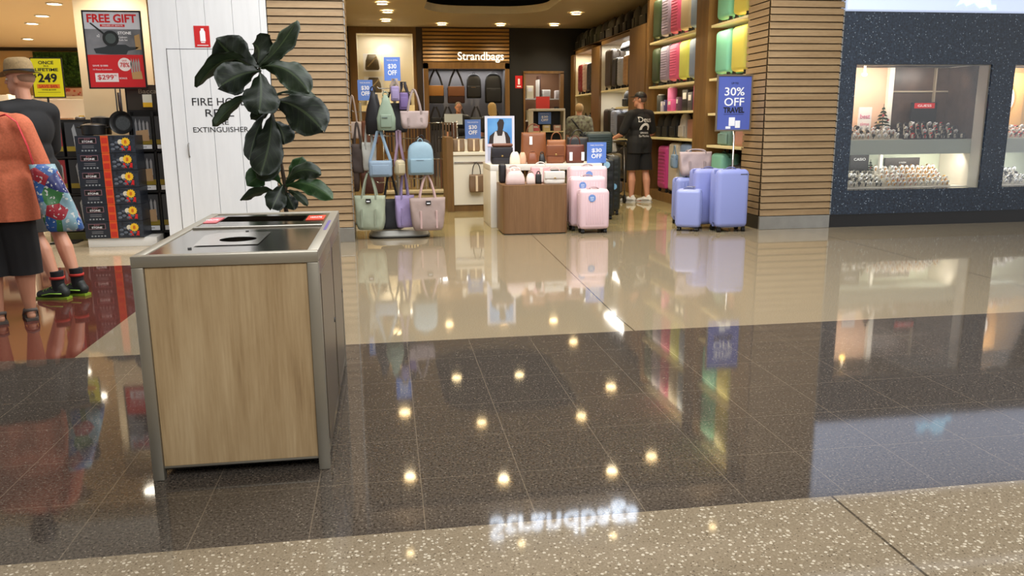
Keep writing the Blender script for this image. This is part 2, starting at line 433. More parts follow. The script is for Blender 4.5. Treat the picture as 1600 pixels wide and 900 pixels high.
# white pillar with fire hose cupboard
bm = bm_new(); box(bm, -2.44, -1.232, 9.415, 10.1, 0, 5)
xs = [-2.44, -2.155, -1.87, -1.585, -1.3, -1.232]
for a, b in zip(xs, xs[1:]): box(bm, a + .002, b - .002, 9.4, 9.416, 0, 5)
wp = struct('wall_front', bm, M_WHITEB)
bm = bm_new()
for a, b in ((-2.29, -2.157), (-2.153, -1.872), (-1.868, -1.587), (-1.583, -1.40)): box(bm, a + .001, b - .001, 9.393, 9.4, .12, 2.145)
d1 = struct('door_1', bm, M_WHITEB)
bm = bm_new(); box(bm, -2.296, -2.288, 9.397, 9.4, .12, 2.155); box(bm, -2.296, -1.39, 9.397, 9.4, 2.145, 2.152); struct('door_gap', bm, M_DGREY, d1)
bm = bm_new(); tube(bm, [(-2.15, 9.394, 1.0), (-2.15, 9.375, 1.02), (-2.15, 9.375, 1.13), (-2.15, 9.394, 1.15)], .007); struct('door_handle', bm, M_GREY, d1, smooth=True)
for s, z, h, w in (('FIRE HOSE', 1.595, .082, .56), ('REEL', 1.475, .078, .30), ('FIRE', 1.375, .052, .175), ('EXTINGUISHER', 1.295, .056, .585)):
    text(d1, s, -1.795, 9.391, z, M_TXTK, w, h)
# slatted pier between the white pillar and the shop opening
def pier(x0, x1, side_left, side_right, depth, ztop=5):
    bm = bm_new(); box(bm, x0 + .03, x1 - .03, 9.43, 9.4 + depth, 0, ztop)
    w = struct('wall_front', bm, mat((48, 34, 20), .8))
    bm = bm_new(); slats(bm, x0 + .006, x1 - .006, 9.42, .17, ztop)
    struct('slat_cladding', bm, M_SLAT, w)
    bm = bm_new()
    if side_left: slats_side(bm, 9.42, 9.4 + depth, x0 + .028, .17, ztop)
    if side_right: slats_side(bm, 9.42, 9.4 + depth, x1 - .028, .17, ztop, sgn=1)
    if bm.verts: struct('side_cladding', bm, M_SLAT, w)
    else: bm.free()
    bm = bm_new(); box(bm, x0, x1, 9.395, 9.43, 0, .165, .004); struct('baseboard', bm, mat((158, 156, 150), .3, .6, noise=.08, nscale=8), w)
    bm = bm_new(); box(bm, x0 + .006, x0 + .03, 9.43, 9.4 + depth, 0, .165); box(bm, x1 - .03, x1 - .006, 9.43, 9.4 + depth, 0, .165); struct('side_baseboard', bm, mat((40, 36, 30), .4), w)
    bm = bm_new()
    n = 60
    for i in range(n):
        z = .17 + i * .083
        if z > ztop - .1: break
        box(bm, x1 - .008, x1 + .002, 9.388, 9.412, z, z + .07)
    struct('edge_trim', bm, mat((168, 166, 160), .35, .7), w)
    return w
pier(-1.228, -.40, False, True, .6)
pier(4.585, 5.53, True, False, .62)
# bulkheads above the openings
bm = bm_new(); box(bm, -14, -2.45, 9.4, 9.65, 3.25, 5); struct('wall_front', bm, mat((222, 214, 198), .5))
bm = bm_new(); box(bm, -.39, 4.575, 9.44, 9.6, 3.42, 5); bk = struct('wall_front', bm, mat((70, 58, 46), .6))
bm = bm_new(); slats(bm, -.39, 4.575, 9.44, 3.42, 4.6); struct('slat_cladding', bm, M_SLAT, bk)
bm = bm_new(); box(bm, -3, 9.5, 8.9, 9.36, 3.9, 4.2); struct('ceiling', bm, mat((120, 104, 84), .6))

# jeweller's granite front
W1 = (5.745, 7.60); W2 = (7.925, 9.8); ZB, ZT = .467, 2.012
bm = bm_new()
box(bm, 5.535, W1[0], 9.4, 9.62, .165, 2.63); box(bm, W1[1], W2[0], 9.4, 9.62, .165, 2.63); box(bm, W2[1], 10.4, 9.4, 9.62, .165, 2.63)
for a, b in (W1, W2): box(bm, a, b, 9.4, 9.62, .165, ZB); box(bm, a, b, 9.4, 9.62, ZT, 2.63)
gw = struct('wall_front', bm, M_GRANITE)
bm = bm_new(); box(bm, 5.535, 10.4, 9.42, 9.6, 0, .165); struct('baseboard', bm, mat((26, 24, 24), .3), gw)
bm = bm_new(); box(bm, 5.535, 10.4, 9.55, 9.65, 3.75, 5); struct('wall_front', bm, M_DARK)
bm = bm_new(); box(bm, 5.555, 10.35, 9.36, 9.55, 2.64, 3.74, .01)
sg = tag(obj('lightbox_sign', bm, mat((176, 188, 214), .4, emit=.6)), 'long pale blue lit fascia sign above the dark granite jewellery shop front', 'sign')
bm = bm_new()
ngon(bm, [(6.98, 2.70), (7.05, 2.80), (7.0, 2.84), (7.12, 2.86), (7.18, 2.80), (7.3, 2.9), (7.42, 2.88), (7.45, 2.72), (7.52, 2.72), (7.53, 2.665), (7.46, 2.655), (7.40, 2.70), (7.30, 2.68), (7.22, 2.74), (7.12, 2.70), (7.08, 2.74)], 9.358, .004)
obj('emblem', bm, mat((176, 222, 250), .4, emit=.9), sg)
def show_window(idx, x0, x1):
    w = struct('window_%d' % idx, (lambda b: (box(b, x0 + .002, x1 - .002, 9.425, 9.433, ZB + .002, ZT - .002), b)[1])(bm_new()), M_GLASS)
    bm = bm_new()
    box(bm, x0, x0 + .012, 9.43, 9.45, ZB, ZT); box(bm, x1 - .012, x1, 9.43, 9.62, ZB, ZT); box(bm, x0 + .012, x1 - .02, 9.43, 9.45, ZT - .012, ZT)
    struct('window_frame', bm, mat((206, 204, 196), .4), w)
    return w
show_window(1, *W1); show_window(2, *W2)
M_CASE = mat((232, 224, 210), .6); M_CASEG = mat((206, 214, 196), .6); M_CASEP = mat((222, 186, 160), .6)
def display_case(x0, x1):
    t = thing('display_cabinet', 'white two-level display cabinet behind the %s jewellery window' % ('left full' if x0 < 7 else 'cut-off right'), 'display cabinet', (x0, 9.62, 0))
    w = x1 - x0
    bm = bm_new(); box(bm, -.06, w + .06, .62, .66, .42, 2.1); box(bm, -.06, -.01, .01, .62, .42, 2.1); box(bm, w + .01, w + .06, .01, .62, .42, 2.1); obj('carcass', bm, M_CASE, t)
    bm = bm_new(); box(bm, -.005, w + .005, .005, .62, .90, 1.085); obj('shelf', bm, mat((198, 212, 206), .5), t)
    bm = bm_new(); box(bm, -.005, w + .005, .005, .62, .43, .472); obj('base', bm, mat((240, 236, 228), .5), t)
    bm = bm_new(); box(bm, -.06, w + .06, .005, .66, 2.03, 2.06); obj('top', bm, M_DARK, t)
    bm = bm_new(); box(bm, 0, w, .60, .615, .48, .895); obj('lower_backing', bm, M_CASEG, t)
    return t
dc1 = display_case(*W1); dc2 = display_case(*W2)
bm = bm_new(); box(bm, 0.0, .93, .56, .60, 1.09, 2.02); obj('upper_backing', bm, M_CASEP, dc1)
bm = bm_new(); box(bm, .93, 1.0, .50, .60, 1.09, 2.02); obj('divider', bm, mat((238, 234, 224), .5), dc1)
bm = bm_new(); box(bm, 1.0, 1.855, .56, .60, 1.09, 2.02); box(bm, 1.845, 1.857, .01, .56, 1.09, 2.02); obj('upper_backing', bm, mat((70, 54, 44), .35, noise=.45, nscale=5), dc1)
bm = bm_new(); box(bm, 1.0, 1.84, .54, .56, 1.70, 1.72); box(bm, 1.62, 1.64, .52, .56, 1.09, 2.02); obj('backing_rail', bm, mat((150, 138, 118), .4), dc1)
bm = bm_new(); box(bm, .80, .84, .36, .40, .475, .9); obj('divider', bm, mat((238, 234, 224), .5), dc1)
bm = bm_new(); box(bm, 0.0, 1.87, .56, .60, 1.09, 2.02); obj('upper_backing', bm, mat((190, 150, 100), .5), dc2)
for x0, y, z, p, c in ((6.05, 9.95, 2.0, 6, (1, .9, .74)), (7.1, 9.95, 2.0, 2.2, (1, .9, .8)), (6.2, 9.9, .885, 2.6, (1, .96, .85)), (7.2, 9.9, .885, 3.4, (1, .94, .8)), (8.3, 9.95, 2.0, 8, (1, .95, .85)), (8.3, 9.9, .885, 3.5, (1, .97, .9))):
    light('AREA', 'display_case_lamp', (x0, 9.76, z - (.07 if z > 1.5 else .0)), p, c, 1.0 if x0 < 7 else .7, .16, rot=(.85, 0, 0))

# bag shop shell
M_BROWNW = mat((60, 42, 22), .7)
bm = bm_new(); box(bm, -1.0, -.9, 9.6, 20.2, 0, 4.3); struct('wall_left', bm, M_CREAM)
bm = bm_new(); box(bm, 5.12, 5.2, 10.02, 20.2, 0, 4.3); struct('wall_right', bm, M_BROWNW)
# back wall: niche | slat panel over recess | black | doorway
bm = bm_new()
box(bm, -.9, -.60, 20, 20.1, 0, 3.57); box(bm, .72, .93, 20, 20.1, 0, 3.57); box(bm, -.60, .72, 20, 20.1, 3.42, 3.57); box(bm, -.60, .72, 20, 20.1, 0, 1.62)
wb = struct('wall_back', bm, M_GOLD)
bm = bm_new(); box(bm, .80, .945, 19.97, 20.0, 0, 3.57); struct('dark_strip', bm, mat((40, 26, 12), .6), wb)
bm = bm_new(); box(bm, -.9, -.78, 19.97, 20.0, 0, 3.57); struct('dark_strip', bm, mat((40, 26, 12), .6), wb)
bm = bm_new(); box(bm, -.62, .74, 20.5, 20.55, 1.6, 3.45); box(bm, -.65, -.60, 20.1, 20.5, 1.6, 3.45); box(bm, .72, .77, 20.1, 20.5, 1.6, 3.45); box(bm, -.62, .74, 20.1, 20.5, 3.42, 3.47)
struct('niche_lining', bm, mat((236, 228, 208), .6), wb)
bm = bm_new(); box(bm, -.60, .72, 19.98, 20.5, 1.62, 1.76); struct('niche_ledge', bm, mat((240, 226, 184), .5), wb)
light('SPOT', 'niche_lamp', (.06, 20.25, 3.40), 14, (1, .82, .5), rot=(0, 0, 0), spot=2.0, radius=.04)
light('AREA', 'niche_lamp', (.06, 20.2, 3.41), 3.5, (1, .93, .8), .9, .15)
bm = bm_new(); box(bm, .945, 3.04, 19.96, 20.0, 2.62, 3.57)
wf = struct('wall_back', bm, mat((70, 48, 18), .7))
bm = bm_new(); slats(bm, .95, 3.035, 19.96, 2.78, 3.56, .087, .012, .05, .026); struct('slat_cladding', bm, M_GOLDSLAT, wf)
bm = bm_new(); box(bm, .95, 1.07, 19.93, 20.0, 0, 2.74); box(bm, 2.93, 3.04, 19.93, 20.0, 0, 2.74); box(bm, .95, 3.04, 19.93, 20.0, 2.61, 2.775); struct('trim_1', bm, M_GOLD, wf)
bm = bm_new(); box(bm, 1.0, 3.0, 20.45, 20.5, 0, 2.7); box(bm, 1.02, 1.06, 20.0, 20.5, 0, 2.7); box(bm, 2.94, 2.98, 20.0, 20.5, 0, 2.7); box(bm, 1.0, 3.0, 20, 20.5, 2.62, 2.7); struct('recess_lining', bm, mat((104, 102, 104), .6), wf)
light('AREA', 'recess_lamp', (2.0, 20.2, 2.60), 7, (1, .97, .95), 1.7, .2)
bm = bm_new(); box(bm, 3.045, 3.42, 20, 20.1, 0, 3.57); box(bm, 4.32, 5.12, 20, 20.1, 0, 3.57); box(bm, 3.42, 4.32, 20, 20.1, 2.5, 3.57); struct('wall_back', bm, mat((14, 13, 10), .6))
bm = bm_new(); box(bm, 3.39, 3.43, 19.95, 20.1, 0, 2.52); box(bm, 4.31, 4.40, 19.95, 20.1, 0, 2.52); box(bm, 3.39, 4.40, 19.95, 20.1, 2.5, 2.56); struct('door_2', bm, M_GOLD)
bm = bm_new(); box(bm, 3.2, 5.1, 21.6, 21.65, 0, 2.8); box(bm, 3.15, 3.2, 20.1, 21.6, 0, 2.8); box(bm, 5.05, 5.1, 20.1, 21.6, 0, 2.8); box(bm, 3.2, 5.1, 20.1, 21.6, 2.75, 2.8); struct('wall_back', bm, mat((120, 84, 56), .6))
light('AREA', 'stockroom_lamp', (3.95, 20.8, 2.73), 11, (1, .95, .88), .8, .8)
text(wf, 'Strandbags', 2.34, 19.925, 2.875, mat((250, 248, 235), .4, emit=.7), 1.12, .245, .03, bold=.008)
# fascia sign above the shop opening (seen mirrored in the floor)
fs = thing('fascia_sign', 'row of white lit letters on the slatted bulkhead over the bag shop opening', 'sign', (2.1, 9.36, 3.655))
text(fs, 'Strandbags', 0, -.03, .05, mat((225, 238, 255),   .4, emit=3.6), 1.95, .42, .05, bold=.008)

# kitchen shop shell
bm = bm_new(); box(bm, -13, -.98, 21.8, 21.9, 0, 3.2); kb = struct('wall_back', bm, mat((214, 180, 130), .6))
bm = bm_new(); box(bm, -13, -12.9, 9.66, 21.8, 0, 3.2); struct('wall_left', bm, M_CREAM)
bm = bm_new(); box(bm, -12.9, -.98, 21.66, 21.8, 3.13, 3.2); struct('trim_2', bm, M_DARK)
bm = bm_new(); box(bm, -13, -8.2, 17.0, 17.1, 0, 3.2); struct('wall_left', bm, mat((214, 184, 140), .6))
bm = bm_new(); box(bm, -3.56, -2.74, 10.5, 11.3, 0, 3.2); struct('wall_column', bm, mat((206, 184, 148), .6))
# leaf wall
bm = bm_new()
for i in range(1500):
    x = random.uniform(-8.35, -1.2); z = random.uniform(2.30, 3.08); s = random.uniform(.035, .07)
    m = T(x, 21.68 - random.random() * .05, z) @ Euler((random.uniform(-1, 1), random.uniform(-1, 1), random.uniform(0, 3))).to_matrix().to_4x4()
    v = [bm.verts.new(m @ Vector(p)) for p in ((-s, 0, 0), (0, 0, -s * .5), (s, 0, 0), (0, 0, s * .5))]; bm.faces.new(v)
box(bm, -8.4, -1.1, 21.72, 21.79, 2.28, 3.1)
hw = tag(obj('leaf_wall', bm, M_HEDGE), 'band of green artificial leaves along the top of the back wall in the kitchen shop', 'plant wall')

# mall surroundings behind and beside the camera
bm = bm_new(); box(bm, -14, 13, -7.1, -7, 0, 5); struct('wall_rear', bm, mat((150, 140, 128), .6))

# ---------------------------------------------------------------- downlights
M_LAMPW = mat((255, 226, 170), .5, emit=14); M_LAMPC = mat((255, 246, 226), .5, emit=14)
def downlight(x, y, z, label, group, m, r=.085, power=55, color=WARM, spot=2.35):
    t = thing('ceiling_downlight', label, 'ceiling light', (x, y, z), 0, group)
    bm = bm_new(); tube(bm, [(r * 1.12 * math.cos(a), r * 1.12 * math.sin(a), -.008) for a in [2 * PI * i / 20 for i in range(20)]], .014, 6, True); obj('rim', bm, mat((232, 226, 210), .4), t, smooth=True)
    bm = bm_new(); cyl(bm, 0, 0, -.006, .01, r, 20); obj('lens', bm, m, t)
    if 3.6 < z < 3.9:
        bm = bm_new(); cyl(bm, 0, 0, .01, .1, r * .9, 16); cyl(bm, 0, 0, .1, .32, .012, 8); obj('housing', bm, M_BLACK, t)
    light('SPOT', 'downlight_lamp', (x, y, z - .03), power, color, spot=spot, radius=.06, blend=.8)
for i, (x, y, z) in enumerate(SHOP_LIGHTS):
    downlight(x, y, z, 'round recessed downlight in the beige bag shop ceiling' if z < 3.6 else 'round downlight inside the dark ceiling recess', 'bag shop ceiling downlights' if z < 3.6 else 'downlights inside the ceiling recess', M_LAMPW, .1 if y > 13 else .085, 54)
for i, (x, y, z) in enumerate(KITCHEN_LIGHTS):
    downlight(x, y, z, 'round downlight in the tan kitchen shop ceiling', 'kitchen shop downlights', M_LAMPC, .1, 185 if y > 13 else 95, (1, .93, .80))
for x in (-1.0, .1, 1.5, 2.7, 4.05): downlight(x, 9.15, 3.9, 'small downlight in the soffit in front of the bag shop', 'soffit downlights', M_LAMPW, .055, 14, WARM, 2.0)
for x, y, z in ((3.0, 1.5, 4.99), (5.2, 1.8, 4.99), (7.5, -.5, 4.99), (6.2, .2, 4.99), (8.4, .8, 4.99), (-3.5, 3, 4.99), (-3.5, 7, 4.99)):
    downlight(x, y, z, 'round downlight in the mall ceiling', 'mall ceiling downlights', M_LAMPC, .12, 30, (1, .93, .8))

# ================================================================ LITTER BIN
def litter_bin():
    x0, x1, y0, y1, H = -.945, -.272, 3.07, 4.50, .885
    t = thing('litter_bin', 'large wood-panelled mall litter bin with stainless steel frame and two openings in its top', 'bin', (x0, y0, 0))
    w = x1 - x0; d = y1 - y0; f = .043
    bm = bm_new()                                                  # frame: four legs, top rails
    for a in (0, w - f):
        for b in (0, d - f): box(bm, a, a + f, b, b + f, 0, H - f, .004)
    box(bm, 0, w, 0, f, H - f, H, .004); box(bm, 0, w, d - f, d, H - f, H, .004)
    box(bm, 0, f, f, d - f, H - f, H, .004); box(bm, w - f, w, f, d - f, H - f, H, .004)
    box(bm, f, w - f, .012, .022, .045, .058, .002)
    obj('frame', bm, M_STEELD, t, auto=40)
    bm = bm_new(); box(bm, f + .001, w - f - .001, .010, .03, .055, H - f - .002, .002); obj('front_panel', bm, M_BINWOOD, t)
    bm = bm_new(); box(bm, f + .001, w - f - .001, d - .03, d - .010, .055, H - f - .002, .002); obj('rear_panel', bm, M_BINWOOD, t)
    bm = bm_new(); box(bm, .010, .03, f + .001, d - f - .001, .055, H - f - .002, .002); obj('side_panel', bm, M_BINWOOD, t)
    bm = bm_new(); box(bm, .04, w - .04, .04, d - .04, .03, .06); obj('floor_tray', bm, M_BLACK, t)
    m = (d) / 2
    for a, b in ((f + .004, m - .004), (m + .004, d - f - .004)):      # two side doors
        bm = bm_new(); box(bm, w - .028, w - .004, a, b, .03, H - f - .006, .003); o = obj('door', bm, M_STEEL, t, auto=40)
        bm = bm_new(); box(bm, w - .004, w - .001, a + .05, b - .05, .09, H - f - .06, .001); obj('door_panel', bm, mat((122, 112, 100), .35, .75), o)
        bm = bm_new(); cyl(bm, 0, 0, 0, .006, .012, 14, mtx=T(w - .004, b - .03, .45) @ RY(PI / 2)); obj('lock', bm, M_DGREY, o)
    # top plate with a round hole near and a rectangular slot far
    bm = bm_new(); z = H - .004
    def plate(xa, xb, ya, yb, hole):
        out = [bm.verts.new(p) for p in ((xa, ya, z), (xb, ya, z), (xb, yb, z), (xa, yb, z))]; inn = [bm.verts.new((p[0], p[1], z)) for p in hole]
        low = [bm.verts.new((p[0], p[1], z - .05)) for p in hole]
        ed = [bm.edges.new((L[i], L[(i + 1) % len(L)])) for L in (out, inn) for i in range(len(L))]
        bmesh.ops.triangle_fill(bm, edges=ed, use_beauty=True)
        n = len(hole)
        for k in range(n): bm.faces.new((inn[k], inn[(k + 1) % n], low[(k + 1) % n], low[k]))
    hc = (.315, .40)
    plate(f, w - f, f, .80, [(hc[0] + .073 * math.cos(2 * PI * i / 28), hc[1] + .073 * math.sin(2 * PI * i / 28)) for i in range(28)])
    obj('round_hole_lid', bm, M_STEELM, t, auto=30)
    bm = bm_new(); plate(f, w - f, .83, d - f, [(.11, 1.07), (.52, 1.02), (.52, 1.26), (.11, 1.30)]); obj('slot_lid', bm, M_STEELM, t, auto=30)
    bm = bm_new(); box(bm, f, w - f, .80, .83, H - .012, H + .004, .002); obj('divider', bm, M_STEEL, t)
    bm = bm_new(); box(bm, f, w - f, f, d - f, H - .30, H - .28); obj('liner', bm, M_BLACK, t)
    # raised bright ring plate round the hole
    bm = bm_new(); z = H - .001
    out = [(.17, .24), (.42, .24), (.42, .62), (.19, .62), (.15, .56)]
    O = [bm.verts.new((a, b, z)) for a, b in out]; I = [bm.verts.new((hc[0] + .075 * math.cos(2 * PI * i / 28), hc[1] + .075 * math.sin(2 * PI * i / 28), z)) for i in range(28)]
    ed = [bm.edges.new((L[i], L[(i + 1) % len(L)])) for L in (O, I) for i in range(len(L))]; bmesh.ops.triangle_fill(bm, edges=ed)
    obj('hole_plate', bm, mat((226, 222, 214), .2, 1.0), t)
    # stickers
    bm = bm_new(); box(bm, .022, .105, 1.02, 1.24, H - .003, H - .001, mi=0); o = obj('label', bm, mat((206, 84, 92), .3), t); o['label'] = 'faded red sticker'
    text(o, 'WASTE', .064, 1.13, H - .0005, M_TXTW, .06, .05, rx=0)
    bm = bm_new(); box(bm, .53, .618, 1.04, 1.24, H - .003, H - .001); o = obj('label', bm, mat((214, 66, 42), .3), t); o['label'] = 'bright red sticker'
    text(o, 'WASTE', .574, 1.14, H - .0005, M_TXTW, .06, .05, rx=0)
    bm = bm_new()
    for (a, b) in ((.17, .18), (.31, .66)): cyl(bm, a, b, H - .003, H + .001, .008, 12)
    obj('screw', bm, M_DGREY, t)
    bm = bm_new(); box(bm, w - .026, w - .012, .62, .98, H - .001, H + .0008); o = obj('label', bm, mat((96, 84, 150), .35), t); o['label'] = 'purple strip sticker'
litter_bin()

# ================================================================ POTTED FIG
LEAVES = [
((-.764,5.35,1.706),(-.882,5.325,1.756),(-.993,5.3,1.873),.23,.15,0),((-.76,5.35,1.703),(-.637,5.35,1.807),(-.51,5.35,1.98),.13,.3,1),
((-.768,5.35,1.706),(-.752,5.41,1.80),(-.794,5.47,1.855),.20,.3,0),((-.768,5.35,1.699),(-.70,5.375,1.775),(-.64,5.4,1.84),.13,.2,0),
((-.783,5.35,1.71),(-.951,5.275,1.749),(-1.124,5.2,1.577),.12,.6,1),((-.762,5.35,1.683),(-.878,5.25,1.647),(-.985,5.15,1.567),.194,.15,0),
((-.746,5.35,1.695),(-.592,5.29,1.672),(-.46,5.23,1.531),.177,.25,1),((-.763,5.35,1.664),(-.749,5.25,1.54),(-.759,5.15,1.408),.219,.1,0),
((-.802,5.35,1.547),(-.925,5.225,1.467),(-1.019,5.1,1.342),.09,.5,1),((-.679,5.35,1.527),(-.518,5.4,1.544),(-.376,5.45,1.424),.09,.6,1),
((-.69,5.35,1.488),(-.528,5.275,1.439),(-.381,5.2,1.297),.253,.15,0),((-.749,5.35,1.425),(-.805,5.25,1.292),(-.839,5.15,1.136),.101,.4,0),
((-.71,5.35,1.417),(-.723,5.24,1.233),(-.774,5.13,1.039),.194,.1,0),((-.69,5.35,1.369),(-.651,5.325,1.31),(-.634,5.3,1.226),.143,.1,0),
((-.676,5.35,1.209),(-.718,5.25,1.102),(-.806,5.15,1.069),.152,.2,1),((-.653,5.35,.957),(-.585,5.375,1.052),(-.538,5.4,1.145),.11,.2,2),
((-.652,5.35,.965),(-.548,5.325,1.055),(-.419,5.3,1.03),.12,.3,1),((-.645,5.35,.957),(-.5,5.275,.968),(-.348,5.2,.877),.12,.35,2),
((-.646,5.35,.932),(-.575,5.275,.912),(-.505,5.2,.845),.06,.4,1),((-.676,5.35,.974),(-.76,5.275,1.045),(-.87,5.2,.981),.14,.2,2),
((-.681,5.35,.9),(-.785,5.26,.942),(-.909,5.17,.893),.08,.5,1),((-.668,5.35,.965),(-.691,5.25,.909),(-.723,5.15,.831),.135,.1,0),
((-.655,5.35,.924),(-.628,5.3,.878),(-.595,5.25,.817),.093,.2,0),((-.699,5.35,1.457),(-.768,5.375,1.426),(-.845,5.4,1.387),.084,.3,0)]
STEM = [(-.651,5.35,.40),(-.651,5.35,.737),(-.661,5.35,.833),(-.653,5.35,.953),(-.671,5.35,1.108),(-.68,5.35,1.221),(-.705,5.35,1.425),(-.743,5.35,1.567),(-.765,5.35,1.691),(-.766,5.35,1.729)]
PX, PY = -.651, 5.35
plant = thing('potted_fig', 'tall fiddle-leaf fig with big dark green leaves standing behind the wooden litter bin', 'plant', (PX, PY, 0))
bm = bm_new(); loft(bm, [(0, .20, .20), (.02, .21, .21), (.40, .27, .27), (.44, .28, .28), (.44, .25, .25), (.38, .24, .24)], 32); obj('pot', bm, mat((72, 68, 62), .6), plant, auto=40)
bm = bm_new(); cyl(bm, 0, 0, .36, .405, .238, 28); obj('soil', bm, mat((44, 32, 22), .9, noise=.4, nscale=60), plant)
bm = bm_new(); tube(bm, [(a - PX, b - PY, c) for a, b, c in STEM], [.016, .015, .014, .013, .012, .011, .010, .008, .007, .005], 8); obj('stem', bm, mat((62, 48, 34), .8), plant, smooth=True)
def leaf_material(a, b):
    k = NB('fig_leaf'); P = k.coord('UV'); x, y, z = k.xyz(P)
    vein = k.math('LESS_THAN', k.math('ABSOLUTE', k.math('SUBTRACT', y, .5)), .03)
    sv = k.math('LESS_THAN', k.math('FRACT', k.math('ADD', k.math('MULTIPLY', x, 8.0), k.math('MULTIPLY', k.math('ABSOLUTE', k.math('SUBTRACT', y, .5)), -4.0))), .09)
    c = k.ramp(k.noise(k.coord(), 12, 3), [(.3, a), (.7, b)])
    c = k.mix(k.math('MULTIPLY', k.math('MAXIMUM', vein, k.math('MULTIPLY', sv, .4)), .28), c, lin((112, 134, 84)))
    k.set(k.b.inputs['Base Color'], c); k.b.inputs['Roughness'].default_value = .46
    return k.m
ML = [leaf_material((16, 28, 16), (32, 46, 26)), leaf_material((28, 44, 24), (48, 66, 38)), leaf_material((32, 66, 26), (56, 94, 44))]
for li, (b, m, tp, w, tilt, mi) in enumerate(LEAVES):
    b, m, tp = [Vector(p) - Vector((PX, PY, 0)) for p in (b, m, tp)]
    ctrl = m * 2 - (b + tp) / 2
    bm = bm_new(); uvl = bm.loops.layers.uv.new('UVMap'); nu, nv = 14, 8; G = []; random.seed(li)
    ph = random.uniform(0, 6)
    for i in range(nu + 1):
        u = i / nu; p = b.lerp(ctrl, u).lerp(ctrl.lerp(tp, u), u); d = ((ctrl - b) * (1 - u) + (tp - ctrl) * u).normalized()
        s = d.cross(Vector((0, 1, 0)))
        if s.length < .2: s = Vector((1, 0, 0))
        s.normalize(); fwd = s.cross(d).normalized()
        s = (s * math.cos(tilt * PI / 2 * .95) + fwd * math.sin(tilt * PI / 2 * .95)).normalized(); nrm = s.cross(d).normalized()
        pr = (.10 + .55 * math.sin(PI * min(1, u * 1.9) / 2) + .40 * math.exp(-((u - .66) / .24) ** 2)) * (1 if u < .8 else math.sqrt(max(0.003, 1 - ((u - .8) / .2) ** 2)))
        if u < .08: pr = .05 + pr * (u / .08) * .5
        row = []
        for j in range(nv + 1):
            v = j / nv * 2 - 1
            off = nrm * (-.15 * w * (1 - abs(v)) + .085 * w * math.sin(u * 21 + ph + v) * abs(v) ** 2)
            row.append((bm.verts.new(p + s * (v * w / 2 * pr * 1.0) + off), u, (v + 1) / 2))
        G.append(row)
    for i in range(nu):
        for j in range(nv):
            q = (G[i][j], G[i + 1][j], G[i + 1][j + 1], G[i][j + 1]); f = bm.faces.new([k[0] for k in q])
            for lp, k in zip(f.loops, q): lp[uvl].uv = (k[1], k[2])
    near = min(STEM, key=lambda q: (Vector(q) - Vector((PX, PY, 0)) - b).length); st = Vector(near) - Vector((PX, PY, 0))
    r = bmesh.ops.solidify(bm, geom=bm.faces[:], thickness=.0025)
    o = obj('leaf', bm, ML[mi], plant, smooth=True)
    if (st - b).length > .012:
        bm = bm_new(); tube(bm, [st, (st + b) / 2, b + (m - b) * .1], .004, 6); obj('leaf_stalk', bm, ML[1], o)

# ================================================================ SIGNS AND CUPBOARD MARKS
t = thing('extinguisher_sign', 'small red fire extinguisher sign high on the white boarded pillar', 'sign', (-1.91, 9.398, 2.275))
patch(t, -.085, .075, 0, -.105, .115, M_RED, 'plate', .004)
bm = bm_new(); ngon(bm, [(-.025, -.045), (.03, -.045), (.03, .055), (.018, .072), (.018, .088), (-.012, .088), (-.012, .072), (-.025, .055)], -.005, .001); ngon(bm, [(-.02, -.062), (.024, -.062), (.024, -.052), (-.02, -.052)], -.005, .001); ngon(bm, [(-.06, -.09), (.055, -.09), (.055, -.083), (-.06, -.083)], -.005, .001)
obj('symbol', bm, M_TXTW, t)
t = thing('extinguisher_sign', 'small red fire extinguisher sign on the black wall beside the stockroom doorway', 'sign', (3.28, 19.995, 2.3))
patch(t, -.09, .09, 0, -.15, .15, M_RED, 'plate', .004)
bm = bm_new(); ngon(bm, [(-.025, -.06), (.025, -.06), (.025, .08), (-.025, .08)], -.005, .001); ngon(bm, [(-.05, -.12), (.05, -.12), (.05, -.09), (-.05, -.09)], -.005, .001); obj('symbol', bm, M_TXTW, t)

# ================================================================ GENERIC GOODS
def blue_card(name, label, loc, w, h, rz=0, pole=0, group=None, amount=True, m=None):
    t = thing(name, label, 'sign', loc, rz, group); y0 = 0
    if pole: y0 = .006
    bm = bm_new(); box(bm, -w / 2, w / 2, 0, .006, pole, pole + h, .001); obj('card', bm, m or mat((94, 130, 208), .45), t)
    if pole:
        bm = bm_new(); tube(bm, [(0, .010, 0.0), (0, .010, pole + .1)], .005, 8); obj('stem', bm, M_CHROME, t)
        bm = bm_new(); box(bm, -.05, .05, -.03, .05, 0, .006, .002); obj('foot', bm, M_CHROME, t)
    text(t, 'TAKE AN EXTRA', 0, -.002, pole + h * .86, M_TXTW, w * .7, h * .06)
    text(t, '$30', 0, -.002, pole + h * .60, M_TXTW, w * .52, h * .22, bold=.02)
    text(t, 'OFF', 0, -.002, pole + h * .34, M_TXTW, w * .55, h * .21, bold=.02)
    return t
